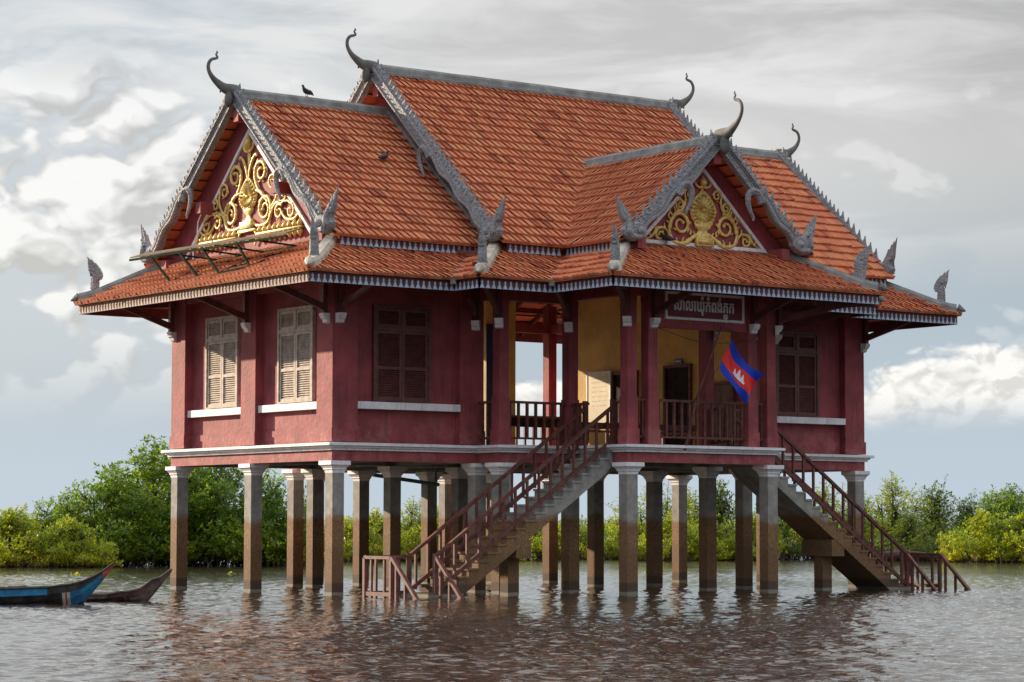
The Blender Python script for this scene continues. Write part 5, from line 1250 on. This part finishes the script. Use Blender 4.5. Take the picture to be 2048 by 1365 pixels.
# px in the full-size photograph gives the bearing, distance in metres from the camera
TREES = [
 ('mangrove_tree', 'big', 315, 112, 4.3, 5.5, .4, 'tall broad mangrove tree rising behind the left corner stilt', 'mangrove tree'),
 ('mangrove_tree', 'big', 225, 109, 3.0, 4.0, 2.1, 'dense mangrove tree left of the tallest one', 'mangrove tree'),
 ('mangrove_tree', 'big', 440, 111, 4.0, 4.75, 3.3, 'wide mangrove tree between the two left gable stilts', 'mangrove tree'),
 ('mangrove_tree', 'mid', 545, 111, 2.4, 4.0, 5.0, 'mangrove tree with ragged crown right of the second gable stilt', 'mangrove tree'),
 ('waterside_bush', 'yel', 20, 106, 2.6, 2.5, .3, 'yellow green bush at the far left edge of the water', 'bush'),
 ('waterside_bush', 'mid', 95, 110, 2.2, 2.8, 1.3, 'round green bush second from the left edge', 'bush'),
 ('waterside_bush', 'yel', 150, 105, 1.8, 2.1, 2.6, 'low yellow green bush left of the dense mangrove', 'bush'),
 ('waterside_bush', 'mid', -30, 112, 2.4, 2.6, 4.3, 'green bush cut by the left edge of view', 'bush'),
 ('waterside_bush', 'yel', 590, 118, 1.9, 2.2, 5.6, 'small yellow green bush behind the paired stilts', 'bush'),
 ('waterside_bush', 'low', 680, 126, 2.6, 2.2, .9, 'low bush behind the near corner stilt', 'bush'),
 ('waterside_bush', 'yel', 755, 128, 2.2, 2.6, 1.9, 'bright bush left of the left staircase', 'bush'),
 ('waterside_bush', 'tall', 820, 130, 1.8, 3.2, 2.8, 'taller bush behind the middle of the left staircase', 'bush'),
 ('waterside_bush', 'yel', 880, 128, 1.9, 2.8, 3.9, 'bush behind the upper half of the left staircase', 'bush'),
 ('waterside_bush', 'low', 960, 130, 2.6, 2.5, 4.6, 'low bush behind the wing end stilts', 'bush'),
 ('waterside_bush', 'yel', 1050, 134, 2.4, 2.7, 5.4, 'bush behind the staircase support pillar', 'bush'),
 ('waterside_bush', 'low', 1130, 136, 2.2, 2.2, .2, 'low bush left of the open gap between stilts', 'bush'),
 ('waterside_bush', 'yel', 1195, 140, 1.8, 1.9, 1.1, 'smallest bush in the open gap between stilts', 'bush'),
 ('waterside_bush', 'low', 1245, 136, 2.2, 2.3, 2.3, 'low bush behind the porch corner stilt', 'bush'),
 ('leafy_tree', 'tall', 1300, 136, 2.4, 4.3, 3.0, 'slim leafy tree left under the porch floor', 'tree'),
 ('leafy_tree', 'tall', 1375, 138, 2.2, 3.8, 3.8, 'leafy tree behind the white capital at the porch back', 'tree'),
 ('leafy_tree', 'dull', 1440, 137, 2.5, 4.4, 4.9, 'dull olive tree behind the middle porch stilts', 'tree'),
 ('waterside_bush', 'yel', 1335, 131, 2.0, 2.4, 5.2, 'yellow green bush below the slim tree under the porch', 'bush'),
 ('waterside_bush', 'yel', 1415, 132, 2.0, 2.3, .6, 'yellow green bush in front of the dull olive tree', 'bush'),
 ('waterside_bush', 'low', 1490, 133, 2.4, 2.6, 1.5, 'spreading bush left of the porch right stilt', 'bush'),
 ('leafy_tree', 'dull', 1570, 137, 2.2, 3.6, 2.2, 'dark tree under the top of the right staircase', 'tree'),
 ('leafy_tree', 'tall', 1650, 137, 2.2, 4.2, 4.1, 'yellow green tree behind the right staircase railing', 'tree'),
 ('leafy_tree', 'tall', 1790, 136, 2.5, 4.6, 5.1, 'tall ragged tree right of the house', 'tree'),
 ('leafy_tree', 'dull', 1865, 137, 2.5, 4.1, .7, 'dull green tree right of the tall ragged one', 'tree'),
 ('leafy_tree', 'tall', 1725, 138, 1.8, 3.6, 1.7, 'thin tree behind the right corner stilt', 'tree'),
 ('waterside_bush', 'dull', 1815, 131, 2.0, 2.6, 2.5, 'dark bush over the sunken log', 'bush'),
 ('leafy_tree', 'big', 2020, 132, 3.2, 3.9, 3.6, 'broad bright tree at the right edge', 'tree'),
 ('waterside_bush', 'yel', 1960, 127, 2.2, 2.6, 4.4, 'yellow green bush spilling over the water on the right', 'bush'),
 ('waterside_bush', 'yel', 2050, 126, 2.4, 2.7, 5.5, 'yellow green bush cut by the right edge', 'bush'),
 ('waterside_bush', 'low', -150, 114, 3.2, 2.4, .8, 'bush beyond the left edge of view', 'bush'),
 ('mangrove_tree', 'big', -320, 116, 4.0, 4.2, 1.6, 'mangrove tree beyond the left edge of view', 'mangrove tree'),
 ('waterside_bush', 'yel', -480, 118, 3.0, 2.6, 2.9, 'bush farthest beyond the left edge of view', 'bush'),
 ('waterside_bush', 'dull', 1930, 134, 2.2, 3.4, 1.2, 'dark rounded bush between the dull tree and the bright one', 'bush'),
]
for nm, kd, px, dist, w, h, ro_, lab, cat in TREES:
    tree(nm, kd, px, dist, w, h, ro_, lab, {'mangrove_tree': 'mangrove trees on the left shore', 'waterside_bush': 'bushes along the far shore', 'leafy_tree': 'leafy trees behind the porch and right staircase'}[nm], cat)
# distant shoreline foliage, one mass
far = MB(); rnd = random.Random(77); fvs = []; ffs = []; ft = []
for i in range(420):
    px = rnd.uniform(-300, 2400); dist = rnd.uniform(330, 420); p_ = ground_pt(px, dist); r = rnd.uniform(1.5, 3.0); hz = rnd.uniform(1.2, 3.4)
    for _ in range(60):
        q = Vector((rnd.gauss(0, 1), rnd.gauss(0, 1), rnd.gauss(0, 1))).normalized() * rnd.random() ** .4
        rosette(rnd, fvs, ffs, ft, Vector((p_.x + q.x * r, p_.y + q.y * r, max(.1, hz * .5 + q.z * hz * .5))), 2, .7, .4, .1)
me = bpy.data.meshes.new('far_shore_foliage'); me.from_pydata(fvs, [], ffs); ca = me.color_attributes.new('tint', 'FLOAT_COLOR', 'CORNER'); flat = []
for c in ft: flat += list(c) * 4
ca.data.foreach_set('color', flat); me.materials.append(leaf3); fo3 = bpy.data.objects.new('far_shore_foliage', me); COL.objects.link(fo3)
tag(fo3, 'distant band of low trees on the horizon across the water', 'far trees', kind='stuff')
# fallen log at the right shore
m = MB(); a_ = ground_pt(1742, 122); b2_ = ground_pt(1875, 124)
m.tube([(a_.x, a_.y, .35), (a_.x * .5 + b2_.x * .5, a_.y * .5 + b2_.y * .5, .42), (b2_.x, b2_.y, .3)], [.16, .2, .12], 9); tag(m.build('fallen_log', bark_m), 'dark fallen log lying above the water under the dark bush', 'log')
# floating weed
for px, py_d, lab in ((1288, 92, 'small green floating weed between the porch stilts'), (155, 88, 'small bright floating weed near the left bushes'), (462, 90, 'small bright floating weed between the left gable stilts')):
    rnd = random.Random(px); vs_, fs_, tt_ = [], [], []; p_ = ground_pt(px, py_d)
    for _ in range(6): rosette(rnd, vs_, fs_, tt_, p_ + Vector((rnd.uniform(-.25, .25), rnd.uniform(-.25, .25), .02)), 5, .10, .8, .8)
    me = bpy.data.meshes.new('floating_weed'); me.from_pydata(vs_, [], fs_); ca = me.color_attributes.new('tint', 'FLOAT_COLOR', 'CORNER'); flat = []
    for c in tt_: flat += list(c) * 4
    ca.data.foreach_set('color', flat); me.materials.append(leaf1); o = bpy.data.objects.new('floating_weed', me); COL.objects.link(o); tag(o, lab, 'water plant', 'floating weeds on the river')
